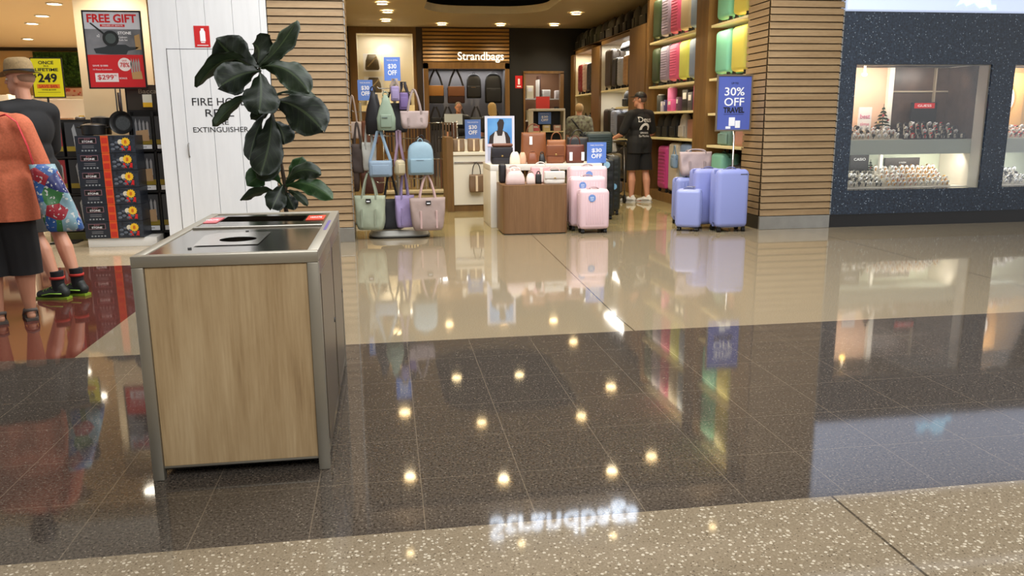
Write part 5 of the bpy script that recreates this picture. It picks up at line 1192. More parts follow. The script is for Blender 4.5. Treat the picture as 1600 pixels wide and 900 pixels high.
def knife_pack(label, loc, w, h, rgb_top=(64, 66, 70), rgb_bot=(150, 128, 40), kind=0, price=True):
    t = thing('knife_pack', label, 'knife pack', loc)
    bm = bm_new(); box(bm, -w / 2, w / 2, -.04, .04, 0, h, .003); obj('carton', bm, M_BLACK, t)
    patch(t, -w / 2 + .006, w / 2 - .006, -.040, h * .30, h - .008, mat(rgb_top, .45), 'window')
    patch(t, -w / 2 + .006, w / 2 - .006, -.040, h * .16, h * .30, mat(rgb_bot, .45), 'band')
    if price:
        o = patch(t, -w / 2 + .012, w / 2 - .012, -.041, .01, h * .145, M_TXTW, 'price_label'); text(o, '$39', 0, -.0445, h * .08, M_TXTK, w * .3, h * .04)
    bm = bm_new()
    if kind == 0:
        for k in range(4):
            x = -w * .30 + k * w * .2; ngon(bm, [(x - w * .06, h * .42), (x - w * .07, h * .78), (x, h * .93 - k * .01), (x + w * .05, h * .78), (x + w * .05, h * .42)], -.0425, .002)
        obj('blades', bm, mat((176, 178, 182), .35, .4), t)
        bm = bm_new(); ngon(bm, [(-w * .32, h * .26), (-w * .34, h * .56), (w * .32, h * .60), (w * .34, h * .26)], -.0445, .002); obj('knife_block', bm, mat((186, 152, 114), .5), t)
    else:
        ngon(bm, [(-w * .08, h * .50), (-w * .14, h * .80), (0, h * .94), (w * .12, h * .52)], -.0425, .002); obj('blades', bm, mat((170, 176, 182), .35, .4), t)
        bm = bm_new(); ngon(bm, [(-w * .04, h * .22), (-w * .08, h * .50), (w * .12, h * .52), (w * .14, h * .22)], -.0425, .003); obj('knife_handle', bm, mat((206, 206, 204), .4), t)
t = thing('knife_rack', 'black merchandising rack of knife packs between the cookware stack and the white pillar', 'rack', (-2.63, 9.98, 0))
bm = bm_new(); box(bm, -.30, .28, .0, .05, 0, 1.80, .002); 
for x in (-.245, .0, .235): box(bm, x - .012, x + .012, -.12, 0, 0, 1.5, .002)
for z in (.13, .60, 1.07): box(bm, -.245, .245, -.12, 0, z - .02, z, .002)
obj('frame', bm, M_BLACK, t)
patch(t, -.28, .26, -.0, 1.52, 1.79, mat((54, 46, 38), .5), 'header_board', .004); text(t, 'Baccarat', 0, -.008, 1.73, mat((150, 140, 120), .5), .3, .05)
for r in range(3):
    for c in range(2):
        knife_pack('knife block pack on the %s shelf, %s column right of the cookware boxes' % (('lowest', 'middle', 'top')[r], ('left', 'right')[c]), (-2.752 + c * .239, 9.91, .132 + r * .47), .205, .43 if r < 2 else .38, kind=c)
bm = bm_new(); box(bm, -.05, .05, 0, .004, 0, .14); o = obj('shelf_ticket', bm, mat((220, 220, 206), .5)); o.location = (-2.66, 9.85, 1.55); tag(o, 'white and yellow ticket above the knife packs', 'card')
bm = bm_new(); box(bm, -.05, .05, -.002, 0, .0, .05); obj('yellow_band', bm, M_YEL, o)
bm = bm_new(); tube(bm, [(0, .005, .1), (0, .11, .12)], .004, 6); obj('clip', bm, M_DGREY, o)
t = thing('knife_rack', 'black merchandising rack of knife packs left of the cookware stack', 'rack', (-3.66, 10.3, 0))
bm = bm_new(); box(bm, -.32, .22, .0, .05, 0, 1.42, .002)
for z in (.13, .56, .99): box(bm, -.30, .22, -.12, 0, z - .02, z, .002)
obj('frame', bm, M_BLACK, t)
bm = bm_new(); box(bm, -.32, .22, -.14, 0, 0, .10, .002); obj('base', bm, mat((92, 88, 40), .5), t)
for r in range(3):
    for c in range(2):
        knife_pack('knife pack on the %s shelf, %s column behind the shoppers' % (('lowest', 'middle', 'top')[r], ('left', 'right')[c]), (-3.84 + c * .25, 10.23, .132 + r * .43), .22, .40, (52, 54, 58) if c else (150, 46, 50), (150, 130, 40) if r else (60, 70, 50), kind=c, price=False)
# shelving deeper in the kitchen shop
random.seed(21)
def gondola(label, x0, y, w, zt, nsh, palette, dep=.45):
    t = thing('shop_shelving', label, 'shelf unit', (x0, y, 0))
    bm = bm_new(); box(bm, 0, w, dep - .03, dep, 0, zt, .002); box(bm, 0, .03, 0, dep - .03, 0, zt, .002); box(bm, w - .03, w, 0, dep - .03, 0, zt, .002); obj('carcass', bm, mat((226, 214, 190), .5), t)
    for i in range(nsh):
        z = .15 + i * (zt - .2) / nsh
        bm = bm_new(); box(bm, .03, w - .03, 0, dep - .03, z - .025, z, .002); obj('shelf', bm, M_WHITE, t)
        x = .06
        while x < w - .16:
            bw = random.uniform(.10, .26); bh = random.uniform(.45, .85) * ((zt - .2) / nsh - .06); c = random.choice(palette)
            if x + bw > w - .05: break
            kk = random.random()
            tt = thing('kitchen_box' if kk < .6 else 'storage_canister', '%s %s on the %s shelf of the %s' % (CN[c], 'box' if kk < .6 else 'canister', ('bottom', 'second', 'third', 'top')[i], label), 'box' if kk < .6 else 'canister', (x0 + x + bw / 2, y + .2, z), 0, 'goods on the %s' % label)
            b2 = bm_new()
            if kk < .6: box(b2, -bw / 2, bw / 2, -.12, .12, 0, bh, .004)
            else: loft(b2, [(0, bw * .45, bw * .45), (bh * .9, bw * .47, bw * .47), (bh, bw * .4, bw * .4)], 16)
            obj('body', b2, mat(c, .5), tt, auto=40)
            b2 = bm_new()
            if kk < .6: box(b2, -bw * .35, bw * .35, -.124, -.119, bh * .3, bh * .7)
            else: cyl(b2, 0, 0, bh, bh + .02, bw * .2, 10)
            obj('label' if kk < .6 else 'knob', b2, mat(random.choice([(230, 226, 218), (190, 40, 40), (40, 40, 44), (220, 180, 60)]), .5), tt)
            x += bw + random.uniform(.02, .06)
CN = dict(zip([(180, 60, 60), (214, 190, 160), (60, 56, 54), (140, 96, 60), (206, 206, 200), (90, 70, 56), (170, 130, 90), (110, 40, 44), (196, 160, 130)], ['red', 'cream', 'charcoal', 'brown', 'white', 'dark brown', 'tan', 'maroon', 'beige']))
PAL = [(180, 60, 60), (214, 190, 160), (60, 56, 54), (140, 96, 60), (206, 206, 200), (90, 70, 56), (170, 130, 90), (110, 40, 44), (196, 160, 130)]
gondola('shelf unit behind the yellow sign', -5.55, 13.4, 1.3, 1.75, 4, PAL)
gondola('back wall unit left of the column', -8.3, 21.1, 2.4, 2.05, 4, PAL)
gondola('back wall unit behind the poster', -5.8, 21.1, 2.4, 2.05, 4, PAL)
gondola('unit right of the column', -3.6, 13.5, 1.5, 1.80, 4, PAL)
gondola('far left shelf unit', -8.2, 15.8, 1.6, 1.9, 4, PAL)
t = thing('wall_banner', 'pink patterned banner below the leaf wall in the kitchen shop', 'banner', (-6.6, 21.6, 2.02))
patch(t, -1.3, 1.3, 0, -.14, .22, mat((214, 170, 150), .5), 'cloth', .01)
bm = bm_new()
for k in range(60): disc(bm, random.uniform(-1.2, 1.2), -.011, random.uniform(-.1, .18), random.uniform(.02, .05), .002, 10)
obj('pattern', bm, mat((196, 84, 74), .5), t)
# hanging boards on the left wall
for i in range(4):
    t = thing('chopping_board', 'wooden boards hanging on the left partition above the hat', 'chopping board', (-9.3 + i * .36, 16.93, 2.35), 0, 'boards on the left partition')
    bm = bm_new(); box(bm, -.11, .11, 0, .02, 0, .42, .008); obj('board', bm, mat((176, 128, 80), .5), t)
    bm = bm_new(); box(bm, -.05, .05, -.012, 0, .05, .34, .004); obj('knife_set', bm, M_DARK, t)

# ================================================================ JEWELLER'S GOODS
M_CUSH = mat((196, 190, 178), .6); M_GOLDM = mat((206, 150, 60), .3, .8); M_SILV = mat((190, 190, 190), .25, 1.0); M_ROSE = mat((196, 140, 120), .25, 1.0)
def watch_proto(strap_m, dial_m):
    t = bpy.data.objects.new('wristwatch', None); C.objects.link(t)
    bm = bm_new(); tube(bm, [(0, .020 * math.sin(a), .030 + .026 * math.cos(a)) for a in [2 * PI * i / 14 for i in range(14)]], .007, 6, True); obj('band', bm, strap_m, t, smooth=True)
    bm = bm_new(); vs = cyl(bm, 0, 0, 0, .008, .019, 14); xf(bm, vs, T(0, -.017, .040) @ RX(PI / 2 + .5)); o = obj('dial', bm, dial_m, t)
    bm = bm_new(); box(bm, -.016, .016, -.012, .012, 0, .045, .006); obj('cushion', bm, M_CUSH, t)
    return t
protos = {'gold': watch_proto(M_GOLDM, M_TXTW), 'silver': watch_proto(M_SILV, M_TXTW), 'black': watch_proto(M_BLACK, M_SILV), 'red': watch_proto(M_RED, M_BLACK), 'rose': watch_proto(M_ROSE, M_TXTW), 'dark': watch_proto(M_DGREY, M_BLACK)}
used = set()
def put_watch(kind, x, y, z, rz, sc, group, where, row='front'):
    p = protos[kind]
    if kind not in used: used.add(kind); r = p; fresh = True
    else:
        r = p.copy(); C.objects.link(r)
        for ch in p.children:
            c = ch.copy(); C.objects.link(c); c.parent = r
    r.location = (x, y, z); r.rotation_euler = (0, 0, rz); r.scale = (sc, sc, sc)
    tag(r, '%s wristwatch in the %s row on %s' % ({'gold': 'gold', 'silver': 'silver', 'black': 'black-strapped', 'red': 'red', 'rose': 'rose gold', 'dark': 'dark steel'}[kind], row, where), 'watch', '%s watches, %s' % (kind, group))
random.seed(5)
def tier(label, x0, x1, y, z, n, depth, m):
    bm = bm_new()
    for k in range(n): box(bm, x0, x1, y + k * depth, y + (k + 1) * depth, z, z + .012 + k * .045, .002)
    tag(obj('display_step', bm, m), label, 'display step')
def fill(x0, x1, y, z, n, depth, kinds, group, where, step=.072, sc=1.25):
    for k in range(n):
        x = x0 + .03 + (k % 2) * step * .4
        while x < x1 - .02:
            put_watch(random.choice(kinds), x, y + (k + .5) * depth, z + .012 + k * .045, random.uniform(-.6, .6), sc * random.uniform(.85, 1.1), group, where, ('front', 'second', 'third', 'fourth', 'back')[k]); x += step * random.uniform(.92, 1.15)
M_CUSHD = mat((60, 20, 24), .6)
tier('white stepped riser on the upper level behind the pale wall section', 5.78, 6.64, 9.68, 1.086, 3, .08, M_CUSH)
fill(5.78, 6.64, 9.68, 1.086, 3, .08, ['silver', 'rose', 'dark'], 'upper left', 'the upper left riser')
tier('dark stepped riser on the upper level at the right of the jewellery window', 6.68, 7.56, 9.68, 1.086, 4, .075, mat((40, 30, 30), .6))
fill(6.68, 7.56, 9.68, 1.086, 4, .075, ['black', 'red', 'dark', 'silver'], 'upper right', 'the dark upper steps', .085)
tier('white stepped riser at the left of the lower level', 5.78, 6.44, 9.68, .473, 4, .08, M_CUSH)
fill(5.78, 6.44, 9.68, .473, 4, .08, ['silver', 'silver', 'black', 'dark'], 'lower left', 'the lower left riser', .075)
tier('white stepped riser filling the right of the lower level', 6.48, 7.40, 9.68, .473, 5, .075, M_CUSH)
fill(6.48, 7.40, 9.68, .473, 5, .075, ['gold', 'gold', 'silver', 'rose'], 'lower right', 'the lower right steps', .075)
tier('white stepped riser on the upper level of the cut-off window', 7.96, 8.6, 9.68, 1.086, 3, .08, M_CUSH)
fill(7.96, 8.6, 9.68, 1.086, 3, .08, ['red', 'rose', 'silver'], 'cut-off window, upper', 'the cut-off window upper level')
tier('white stepped riser on the lower level of the cut-off window', 7.96, 8.6, 9.68, .473, 4, .08, M_CUSH)
fill(7.96, 8.6, 9.68, .473, 4, .08, ['silver', 'dark', 'black'], 'cut-off window, lower', 'the cut-off window lower level')
def small_sign(label, loc, w, h, m, s, tm, th, z=None, tw=None):
    t = thing('brand_sign', label, 'sign', loc); bm = bm_new(); box(bm, -w / 2, w / 2, 0, .02, 0, h, .003); box(bm, -.03, .03, .02, .08, 0, .01); obj('block', bm, m, t)
    if s: text(t, s, 0, -.003, z or h * .5, tm, tw, th)
    return t
small_sign('black CASIO sign at the left of the lower level', (6.31, 10.08, .62), .27, .28, M_BLACK, 'CASIO', M_TXTW, .035, .20, .17)
bm = bm_new(); box(bm, -.13, .13, -.02, .10, 0, .145, .003); o = obj('sign_base', bm, M_CUSH); o.location = (6.31, 10.10, .473); tag(o, 'white block under the black sign at the lower left', 'block')
small_sign('wide black sign in the middle of the lower level', (6.97, 10.12, .70), .52, .13, mat((44, 32, 24), .4), 'CITIZEN', M_TXTW, .02)
bm = bm_new(); box(bm, -.25, .25, -.0, .07, 0, .225, .003); o = obj('sign_base', bm, M_CUSH); o.location = (6.97, 10.12, .473); tag(o, 'white block under the wide black sign on the lower level', 'block')
t = small_sign('black sign with red lettering on the dark upper steps', (7.18, 10.06, 1.086), .38, .48, M_BLACK, 'GUESS', M_TXTW, .03, .435, .2); patch(t, -.15, .15, -.001, .40, .47, M_RED, 'red_band')
t = small_sign('white poster with pink script on the upper left of the jewellery window', (6.30, 10.02, 1.086), .19, .42, mat((236, 232, 230), .4), 'best', mat((210, 90, 140), .5), .06, .30, .14); text(t, 'time', .0, -.004, .20, mat((224, 120, 150), .5), .13, .04)
bm = bm_new(); tube(bm, [(-.02 + .02 * math.cos(a), -.006, .09 + .02 * math.sin(a)) for a in [i * PI / 6 for i in range(12)]], .004, 5, True); tube(bm, [(.03 + .02 * math.cos(a), -.006, .10 + .02 * math.sin(a)) for a in [i * PI / 6 for i in range(12)]], .004, 5, True); obj('rings_picture', bm, M_YEL, t)
t = small_sign('blue sign on the lower level of the cut-off window', (8.22, 10.06, .60), .5, .30, mat((66, 70, 130), .4), 'G-SHOCK', M_TXTW, .05, .21, .3)
bm = bm_new(); box(bm, -.24, .24, .0, .08, 0, .125); o = obj('sign_base', bm, M_CUSH); o.location = (8.22, 10.06, .473); tag(o, 'white block under the blue sign in the cut-off window', 'block')
t = thing('watch_poster', 'tan poster of a large round watch face in the cut-off jewellery window', 'poster', (8.30, 10.12, 1.09))
patch(t, -.34, .4, 0, 0, .86, mat((206, 156, 96), .5), 'board', .01)
bm = bm_new(); disc(bm, .02, -.011, .52, .27, .002, 40); obj('watch_rim', bm, mat((176, 126, 66), .5), t)
bm = bm_new(); disc(bm, .02, -.014, .52, .235, .002, 40); obj('watch_face', bm, mat((226, 220, 216), .5), t)
bm = bm_new(); ngon(bm, [(.01, .52), (-.08, .66), (-.07, .67), (.03, .53)], -.017, .002); ngon(bm, [(.02, .51), (.16, .58), (.165, .57), (.02, .50)], -.017, .002); obj('hands_picture', bm, M_DGREY, t)
def xmas_tree(label, loc, h):
    t = thing('christmas_tree', label, 'christmas tree', loc)
    bm = bm_new(); n = 9
    for i in range(n):
        u = i / n; r = .36 * h * (1 - u) ** .85; z = h * (.12 + .86 * u)
        for k in range(12):
            a = 2 * PI * k / 12 + i * .5; rr = r * random.uniform(.75, 1.1)
            p = Vector((rr * math.cos(a), rr * math.sin(a), z - .05 * h)); q = Vector((0, 0, z + .03 * h)); s = Vector((-math.sin(a), math.cos(a), 0)) * .035 * h
            bm.faces.new([bm.verts.new(v) for v in (q, p.lerp(q, .4) + s, p, p.lerp(q, .4) - s)])
            bm.faces.new([bm.verts.new(v) for v in (q, p.lerp(q, .4) + Vector((0, 0, .03 * h)), p, p.lerp(q, .4) - Vector((0, 0, .03 * h)))])
    tube(bm, [(0, 0, .04 * h), (0, 0, h)], [.012 * h, .003], 6); obj('branches', bm, mat((38, 56, 34), .7), t)
    bm = bm_new(); loft(bm, [(0, .10 * h, .10 * h), (.10 * h, .12 * h, .12 * h)], 14); obj('pot', bm, M_DGREY, t)
    for k in range(9):
        a = k * 2.4; u = .15 + k * .08; bm = bm_new(); ball(bm, (.30 * h * (1 - u) * math.cos(a), .30 * h * (1 - u) * math.sin(a), h * (.1 + .8 * u)), .035 * h, u=8, v=6); obj('bauble', bm, mat((176, 60, 66) if k % 2 else (206, 170, 110), .3), t, smooth=True)
xmas_tree('small christmas tree with baubles standing on the upper level of the jewellery window', (6.56, 10.02, 1.086), .46)
xmas_tree('tiny christmas tree on the lower level beside the black sign', (6.50, 10.12, .473), .34)
for x, lab in ((6.2, 'upper pale section'),):
    t = thing('spot_lamp', 'small yellow-lit spot lamp near the top of the jewellery window', 'lamp', (x, 9.95, 1.92)); bm = bm_new(); ball(bm, (0, 0, 0), .035, (1.2, 1, .8), 14, 8); obj('bulb', bm, mat((255, 206, 110), .4, emit=4), t, smooth=True); bm = bm_new(); cyl(bm, 0, 0, .03, .11, .018, 12); obj('stem', bm, M_WHITE, t)

# ================================================================ PEOPLE
SKIN = mat((196, 140, 112), .5, noise=.04, nscale=9)
SKIN2 = mat((186, 132, 104), .5, noise=.04, nscale=9)
def V(*a): return Vector(a)
def finger_chain(base, dirv, bend, l, r):
    """three phalanges from base, curling towards bend"""
    out = []; p = base; d = dirv.normalized(); b = bend.normalized()
    for k, f in enumerate((.45, .32, .23)):
        ang = (.30, .55, .55)[k]; d = (d * math.cos(ang) + b * math.sin(ang)).normalized(); q = p + d * l * f
        out.append(('c', p, r * (1 - .1 * k), q, r * (.92 - .1 * k))); p = q
    return out
def hand(wrist, fwd, palm_n, side, sc=1.0):
    """wrist point, direction of the fingers, palm normal (towards the palm), side vector towards the thumb"""
    f = fwd.normalized(); n = palm_n.normalized(); s = side.normalized(); pr = []
    c = wrist + f * .045 * sc
    pr += [('c', wrist, .024 * sc, wrist + f * .03 * sc, .025 * sc)]
    for k in (-1, -.33, .33, 1): pr.append(('c', wrist + f * .02 * sc + s * k * .014 * sc, .016 * sc, wrist + f * .085 * sc + s * k * .029 * sc, .0125 * sc))
    for k, l in ((1, .070), (.33, .078), (-.33, .073), (-1, .058)):
        pr += finger_chain(wrist + f * .088 * sc + s * k * .030 * sc, f + s * k * .08, n, l * sc, .0092 * sc)
    pr += finger_chain(wrist + f * .028 * sc + s * .03 * sc, f * .6 + s * .8, n * .4 + f * .8, .068 * sc, .0115 * sc)
    return pr
def person(label, loc, rz, P, group=None):
    """joints are given for a body facing local +Y; P holds joints and clothing"""
    t = thing('person', label, 'person', loc, rz)
    H = P.get('s', 1.0); J = {k: V(*v) * H for k, v in dict(
        aL=(-.10, -.01, .085), kL=(-.10, .02, .49), hL=(-.09, 0, .90), aR=(.10, -.01, .085), kR=(.10, .02, .49), hR=(.09, 0, .90),
        pel=(0, 0, .97), wst=(0, .01, 1.10), chs=(0, 0, 1.28), nek=(0, -.01, 1.47), hd=(0, .02, 1.635),
        sL=(-.185, 0, 1.40), eL=(-.24, -.02, 1.12), wL=(-.25, .06, .88), sR=(.185, 0, 1.40), eR=(.24, -.02, 1.12), wR=(.25, .06, .88)).items()}
    for k, v in P.get('J', {}).items(): J[k] = V(*v) * H
    w = P.get('w', 1.0); hy = P.get('head_yaw', 0.0); sk = P.get('skin', SKIN)
    def torso(pad):
        p = [('e', J['pel'] - V(0, 0, .02), (.165 * w + pad, .115 * w + pad, .13 + pad)), ('e', J['wst'], (.145 * w + pad, .105 * w + pad, .15 + pad)),
             ('e', J['chs'], (.165 * w + pad, .112 * w + pad, .17 + pad)), ('c', J['sL'], .06 + pad, V(0, 0, J['sL'].z + .02), .075 + pad), ('c', J['sR'], .06 + pad, V(0, 0, J['sR'].z + .02), .075 + pad)]
        if P.get('belly'): p.append(('e', J['wst'] + V(0, .05, -.02), (.15 * w + pad, .12 * w + pad, .17)))
        return p
    def leg(s, pad, lo=0):
        h, k, a = J['h' + s], J['k' + s], J['a' + s]
        p = [('c', h, .088 * w + pad, k, .056 + pad)]
        if lo: p += [('c', k, .054 + pad, k.lerp(a, .3) + V(0, -.012, 0), .056 * w + pad), ('c', k.lerp(a, .3) + V(0, -.012, 0), .056 * w + pad, a, .036 + pad)]
        return p
    def arm(s, pad, full=1):
        a, b, c = J['s' + s], J['e' + s], J['w' + s]
        p = [('c', a, .052 * w + pad, b, .042 + pad)]
        if full: p += [('c', b, .041 + pad, c, .027 + pad)]
        return p
    hd = J['hd']; R = Matrix.Rotation(hy, 3, 'Z')
    def hv(x, y, z): return hd + R @ V(x, y, z)
    body = torso(0) + leg('L', 0, 1) + leg('R', 0, 1) + arm('L', 0) + arm('R', 0)
    body += [('c', J['nek'] - V(0, 0, .04), .058, hd - V(0, .01, .06), .052)]
    body += [('e', hv(0, -.012, .02), (.076, .095, .10), (0, 0, hy)), ('e', hv(0, .028, -.045), (.058, .062, .068), (0, 0, hy)), ('c', hv(0, .085, .012), .010, hv(0, .105, -.018), .014), ('c', hv(0, .075, -.088), .018, hv(0, .06, -.095), .022),
             ('c', hv(-.03, .078, .03), .012, hv(.03, .078, .03), .012), ('c', hv(-.018, .084, -.05), .009, hv(.018, .084, -.05), .009)]
    for s in (-1, 1): body += [('e', hv(s * .078, -.008, -.002), (.010, .018, .030), (0, 0, hy))]
    for s in ('L', 'R'):
        a = J['a' + s]; fy = P.get('footdir', {}).get(s, 0); F = Matrix.Rotation(fy, 3, 'Z')
        body += [('c', a - V(0, 0, .02), .036, a + F @ V(0, .11, -.055), .026), ('c', a + F @ V(0, -.035, -.05), .030, a + F @ V(0, .13, -.062), .022), ('c', a + F @ V(.02 * (1 if s == 'L' else -1), .10, -.06), .022, a + F @ V(.02 * (1 if s == 'L' else -1), .165, -.068), .014)]
    for s in ('L', 'R'):
        wv = J['w' + s]; fd = (wv - J['e' + s]).normalized()
        hp = P.get('hand', {}).get(s)
        if hp: body += hand(wv, V(*hp[0]), V(*hp[1]), V(*hp[2]))
        else:
            sx = 1 if s == 'L' else -1
            body += hand(wv, fd, V(sx, 0, 0), V(0, 1, 0.0))
    b = blob('body', body, sk, t, voxel=P.get('vox', .0075), smooth=3)
    # face
    for s in (-1, 1):
        bm = bm_new(); c = hv(s * .030, .0785, .006); ball(bm, c, .010, (1.2, .6, .8), 10, 8); obj('eye', bm, mat((226, 222, 214), .3), b, smooth=True)
        bm = bm_new(); ball(bm, hv(s * .030, .0850, .006), .0045, (1, .5, 1), 8, 6); obj('iris', bm, mat((50, 38, 30), .3), b, smooth=True)
    bm = bm_new(); tube(bm, [hv(-.022, .083, -.055), hv(0, .092, -.053), hv(.022, .083, -.055)], [.002, .005, .002], 6); obj('lips', bm, mat((160, 86, 78), .5), b, smooth=True)
    for nm, spec in P['clothes']:
        kind = spec['kind']; m = spec['m']; pad = spec.get('pad', .014); cuts = spec.get('cuts', []); pr = []
        if kind == 'top':
            pr = torso(pad)
            for s in ('L', 'R'):
                pr += arm(s, pad, spec.get('long', 0))
                if not spec.get('long', 0):
                    e = J['s' + s].lerp(J['e' + s], spec.get('sleeve', .78)); n = (J['e' + s] - J['s' + s]).normalized()
                    pr[-1] = ('c', J['s' + s], .056 * w + pad, e, .052 + pad)
            if spec.get('hem'): 
                z = spec['hem'] * H; pr += [('c', V(-.07 * w, 0, J['pel'].z), .11 * w + pad, V(-.07 * w, .0, z), .105 * w + pad), ('c', V(.07 * w, 0, J['pel'].z), .11 * w + pad, V(.07 * w, .0, z), .105 * w + pad)]; cuts = [(V(0, 0, z), V(0, 0, -1))] + cuts
            pr += [('c', V(0, -.01, J['nek'].z - .06), .075 + pad, J['nek'] - V(0, 0, .015), .062)]
        elif kind == 'bottom':
            pr = [('e', J['pel'] - V(0, 0, .03), (.160 * w + pad * .5, .108 * w + pad * .5, .12 + pad * .5))]
            z = spec['hem'] * H
            for s in ('L', 'R'):
                h, k, a = J['h' + s], J['k' + s], J['a' + s]; wd = spec.get('wide', .0)
                pr += [('c', h, .086 * w + pad * .7, k, .066 + pad + wd)]
                if z < k.z: pr += [('c', k, .066 + pad + wd, k.lerp(a, .5), .062 + pad + wd)]
            cuts = [(V(0, 0, z), V(0, 0, -1))]
        elif kind == 'hair':
            pr = [('e', hv(*spec.get('c', (0, -.022, .038))), spec.get('r', (.086, .098, .092)), (0, 0, hy))] + [('c', hv(*a), ra, hv(*c), rc) for a, ra, c, rc in spec.get('locks', [])]
            cuts = [(hv(0, .062, .03), R @ V(0, .9, -.75))] if spec.get('cutf', 1) else []
        o = blob(nm, pr, m, b, voxel=spec.get('vox', .011), smooth=spec.get('sm', 5), cuts=cuts)
        spec['o'] = o
    return t, b, J, hv, R
def shoe(t, J, s, m, sole, fy=0.0, sc=1.0, laces=None, name='shoe'):
    a = J['a' + s]; F = Matrix.Rotation(fy, 3, 'Z')
    def f(x, y, z): return V(a.x, a.y, 0) + F @ V(x, y, z)
    o = blob(name, [('c', f(0, -.045, .055), .044, f(0, .05, .058), .045), ('c', f(0, .05, .05), .045, f(0, .16, .032), .034), ('c', f(0, -.045, .045), .040, f(0, -.02, .095), .042)], m, t, voxel=.008, smooth=3, cuts=[(V(0, 0, .018), V(0, 0, -1))])
    bm = bm_new(); pts = [(-.035, -.085), (.035, -.085), (.046, -.03), (.040, .04), (.050, .12), (.040, .185), (0, .205), (-.038, .185), (-.048, .12), (-.038, .04), (-.044, -.03)]
    lo = [bm.verts.new(f(x, y, 0.001)) for x, y in pts]; hi = [bm.verts.new(f(x, y, .014 + (.006 if y < 0 else 0))) for x, y in pts]
    for i in range(len(pts)): bm.faces.new((lo[i], lo[(i + 1) % len(pts)], hi[(i + 1) % len(pts)], hi[i]))
    bm.faces.new(lo); bm.faces.new(hi); obj('sole', bm, sole, o)
    if laces:
        bm = bm_new()
        for k in range(4): tube(bm, [f(-.03, .04 + k * .025, .092 - k * .009), f(0, .045 + k * .025, .107 - k * .010), f(.03, .04 + k * .025, .092 - k * .009)], .0035, 6)
        tube(bm, [f(.046, -.05, .05), f(.05, .05, .05), f(.045, .12, .035)], .005, 6); tube(bm, [f(-.046, -.05, .05), f(-.05, .05, .05), f(-.045, .12, .035)], .005, 6)
        obj('laces', bm, laces, o, smooth=True)
    return o
def print_on(obj_, parent, s, centre, dirv, up, w, h, m, name='print'):
    """letters wrapped onto cloth: every vertex is dropped onto the garment along dirv"""
    me = text_mesh(s, w, h, .0015); me.materials.append(m); d = dirv.normalized(); u = up.normalized(); r = d.cross(u).normalized()
    bvh = BVHTree.FromObject(obj_, bpy.context.evaluated_depsgraph_get())
    for v in me.vertices:
        o = centre - d * .3 + r * v.co.x + u * v.co.y; hit = bvh.ray_cast(o, d)
        v.co = (hit[0] if hit[0] is not None else centre) - d * (.003 + v.co.z)
    q = bpy.data.objects.new(name, me); C.objects.link(q); q.parent = parent; return q

# man in black with the trolley (facing away to the left)
K = mat((17, 17, 18), .8, bump=.15, nscale=10)
cloth_top = dict(kind='top', m=K, pad=.022, hem=.80, sleeve=.85); cl_b = dict(kind='bottom', m=mat((14, 14, 15), .85), pad=.024, hem=.53, wide=.035)
t, b, J, hv, R = person('person in black shirt, black shorts and black cap standing by a trolley of bags', (4.17, 13.05, 0), .36, dict(s=1.03, w=1.16, head_yaw=.85, belly=1,
    J=dict(eL=(-.30, .08, 1.10), wL=(-.30, .34, 1.02), eR=(.27, .02, 1.12), wR=(.24, .22, 1.0), aL=(-.10, .06, .085), kL=(-.10, .06, .49), aR=(.12, -.08, .085), kR=(.12, -.02, .49)),
    hand=dict(L=((-.1, 1, -.1), (0, -.2, -1), (1, .2, 0)), R=((-.3, 1, -.2), (0, -.2, -1), (-1, .2, 0))),
    footdir=dict(L=.6, R=.5), clothes=[('shirt', cloth_top), ('shorts', cl_b), ('hair', dict(kind='hair', m=mat((90, 74, 62), .8), r=(.082, .094, .085), c=(0, -.022, .02)))]))
shoe(t, J, 'L', mat((206, 204, 196), .6), mat((190, 188, 180), .6), .6, laces=M_GREY); shoe(t, J, 'R', mat((206, 204, 196), .6), mat((190, 188, 180), .6), .5, laces=M_GREY)
cap = blob('cap', [('e', hv(0, -.012, .055), (.090, .104, .085), (0, 0, .85))], M_BLACK, b, voxel=.009, smooth=4, cuts=[(hv(0, 0, .045), R @ V(0, .12, -1))])
bm = bm_new(); 
pts = [hv(x, .085 + .075 * math.sqrt(max(0, 1 - (x / .075) ** 2)), .048) for x in [-.075 + i * .015 for i in range(11)]] + [hv(.07, .05, .055), hv(-.07, .05, .055)]
A = [bm.verts.new(p) for p in pts]; B = [bm.verts.new(p + V(0, 0, .006)) for p in pts]; bm.faces.new(A); bm.faces.new(B)
for i in range(len(A)): bm.faces.new((A[i], A[(i + 1) % len(A)], B[(i + 1) % len(B)], B[i]))
obj('cap_peak', bm, M_BLACK, cap)
sh = cloth_top['o']; bpy.context.view_layer.update(); d = V(-.25, 1, 0); cen = V(.0, -.1, 1.34)
M_PRT = mat((222, 220, 216), .7)
print_on(sh, sh, 'Deus', cen + V(0, 0, .03), V(0, 1, 0), V(0, 0, 1), .25, .085, M_PRT)
print_on(sh, sh, 'Ex Machina', cen + V(0, 0, -.235), V(0, 1, 0), V(0, 0, 1), .20, .035, M_PRT)
print_on(sh, sh, 'OPEN ROADS', cen + V(0, 0, -.185), V(0, 1, 0), V(0, 0, 1), .16, .03, M_PRT)
bvh = BVHTree.FromObject(sh, bpy.context.evaluated_depsgraph_get())
bm = bm_new(); Q = []
for i in range(17):
    a = PI * i / 16 * 1.15 - .25; row = []
    for r_ in (.055, .095):
        p = V(cen.x + r_ * math.cos(a), -.5, cen.z - .12 + r_ * math.sin(a)); h = bvh.ray_cast(p, V(0, 1, 0)); row.append(bm.verts.new((h[0] if h[0] is not None else V(p.x, -.15, p.z)) - V(0, .004, 0)))
    Q.append(row)
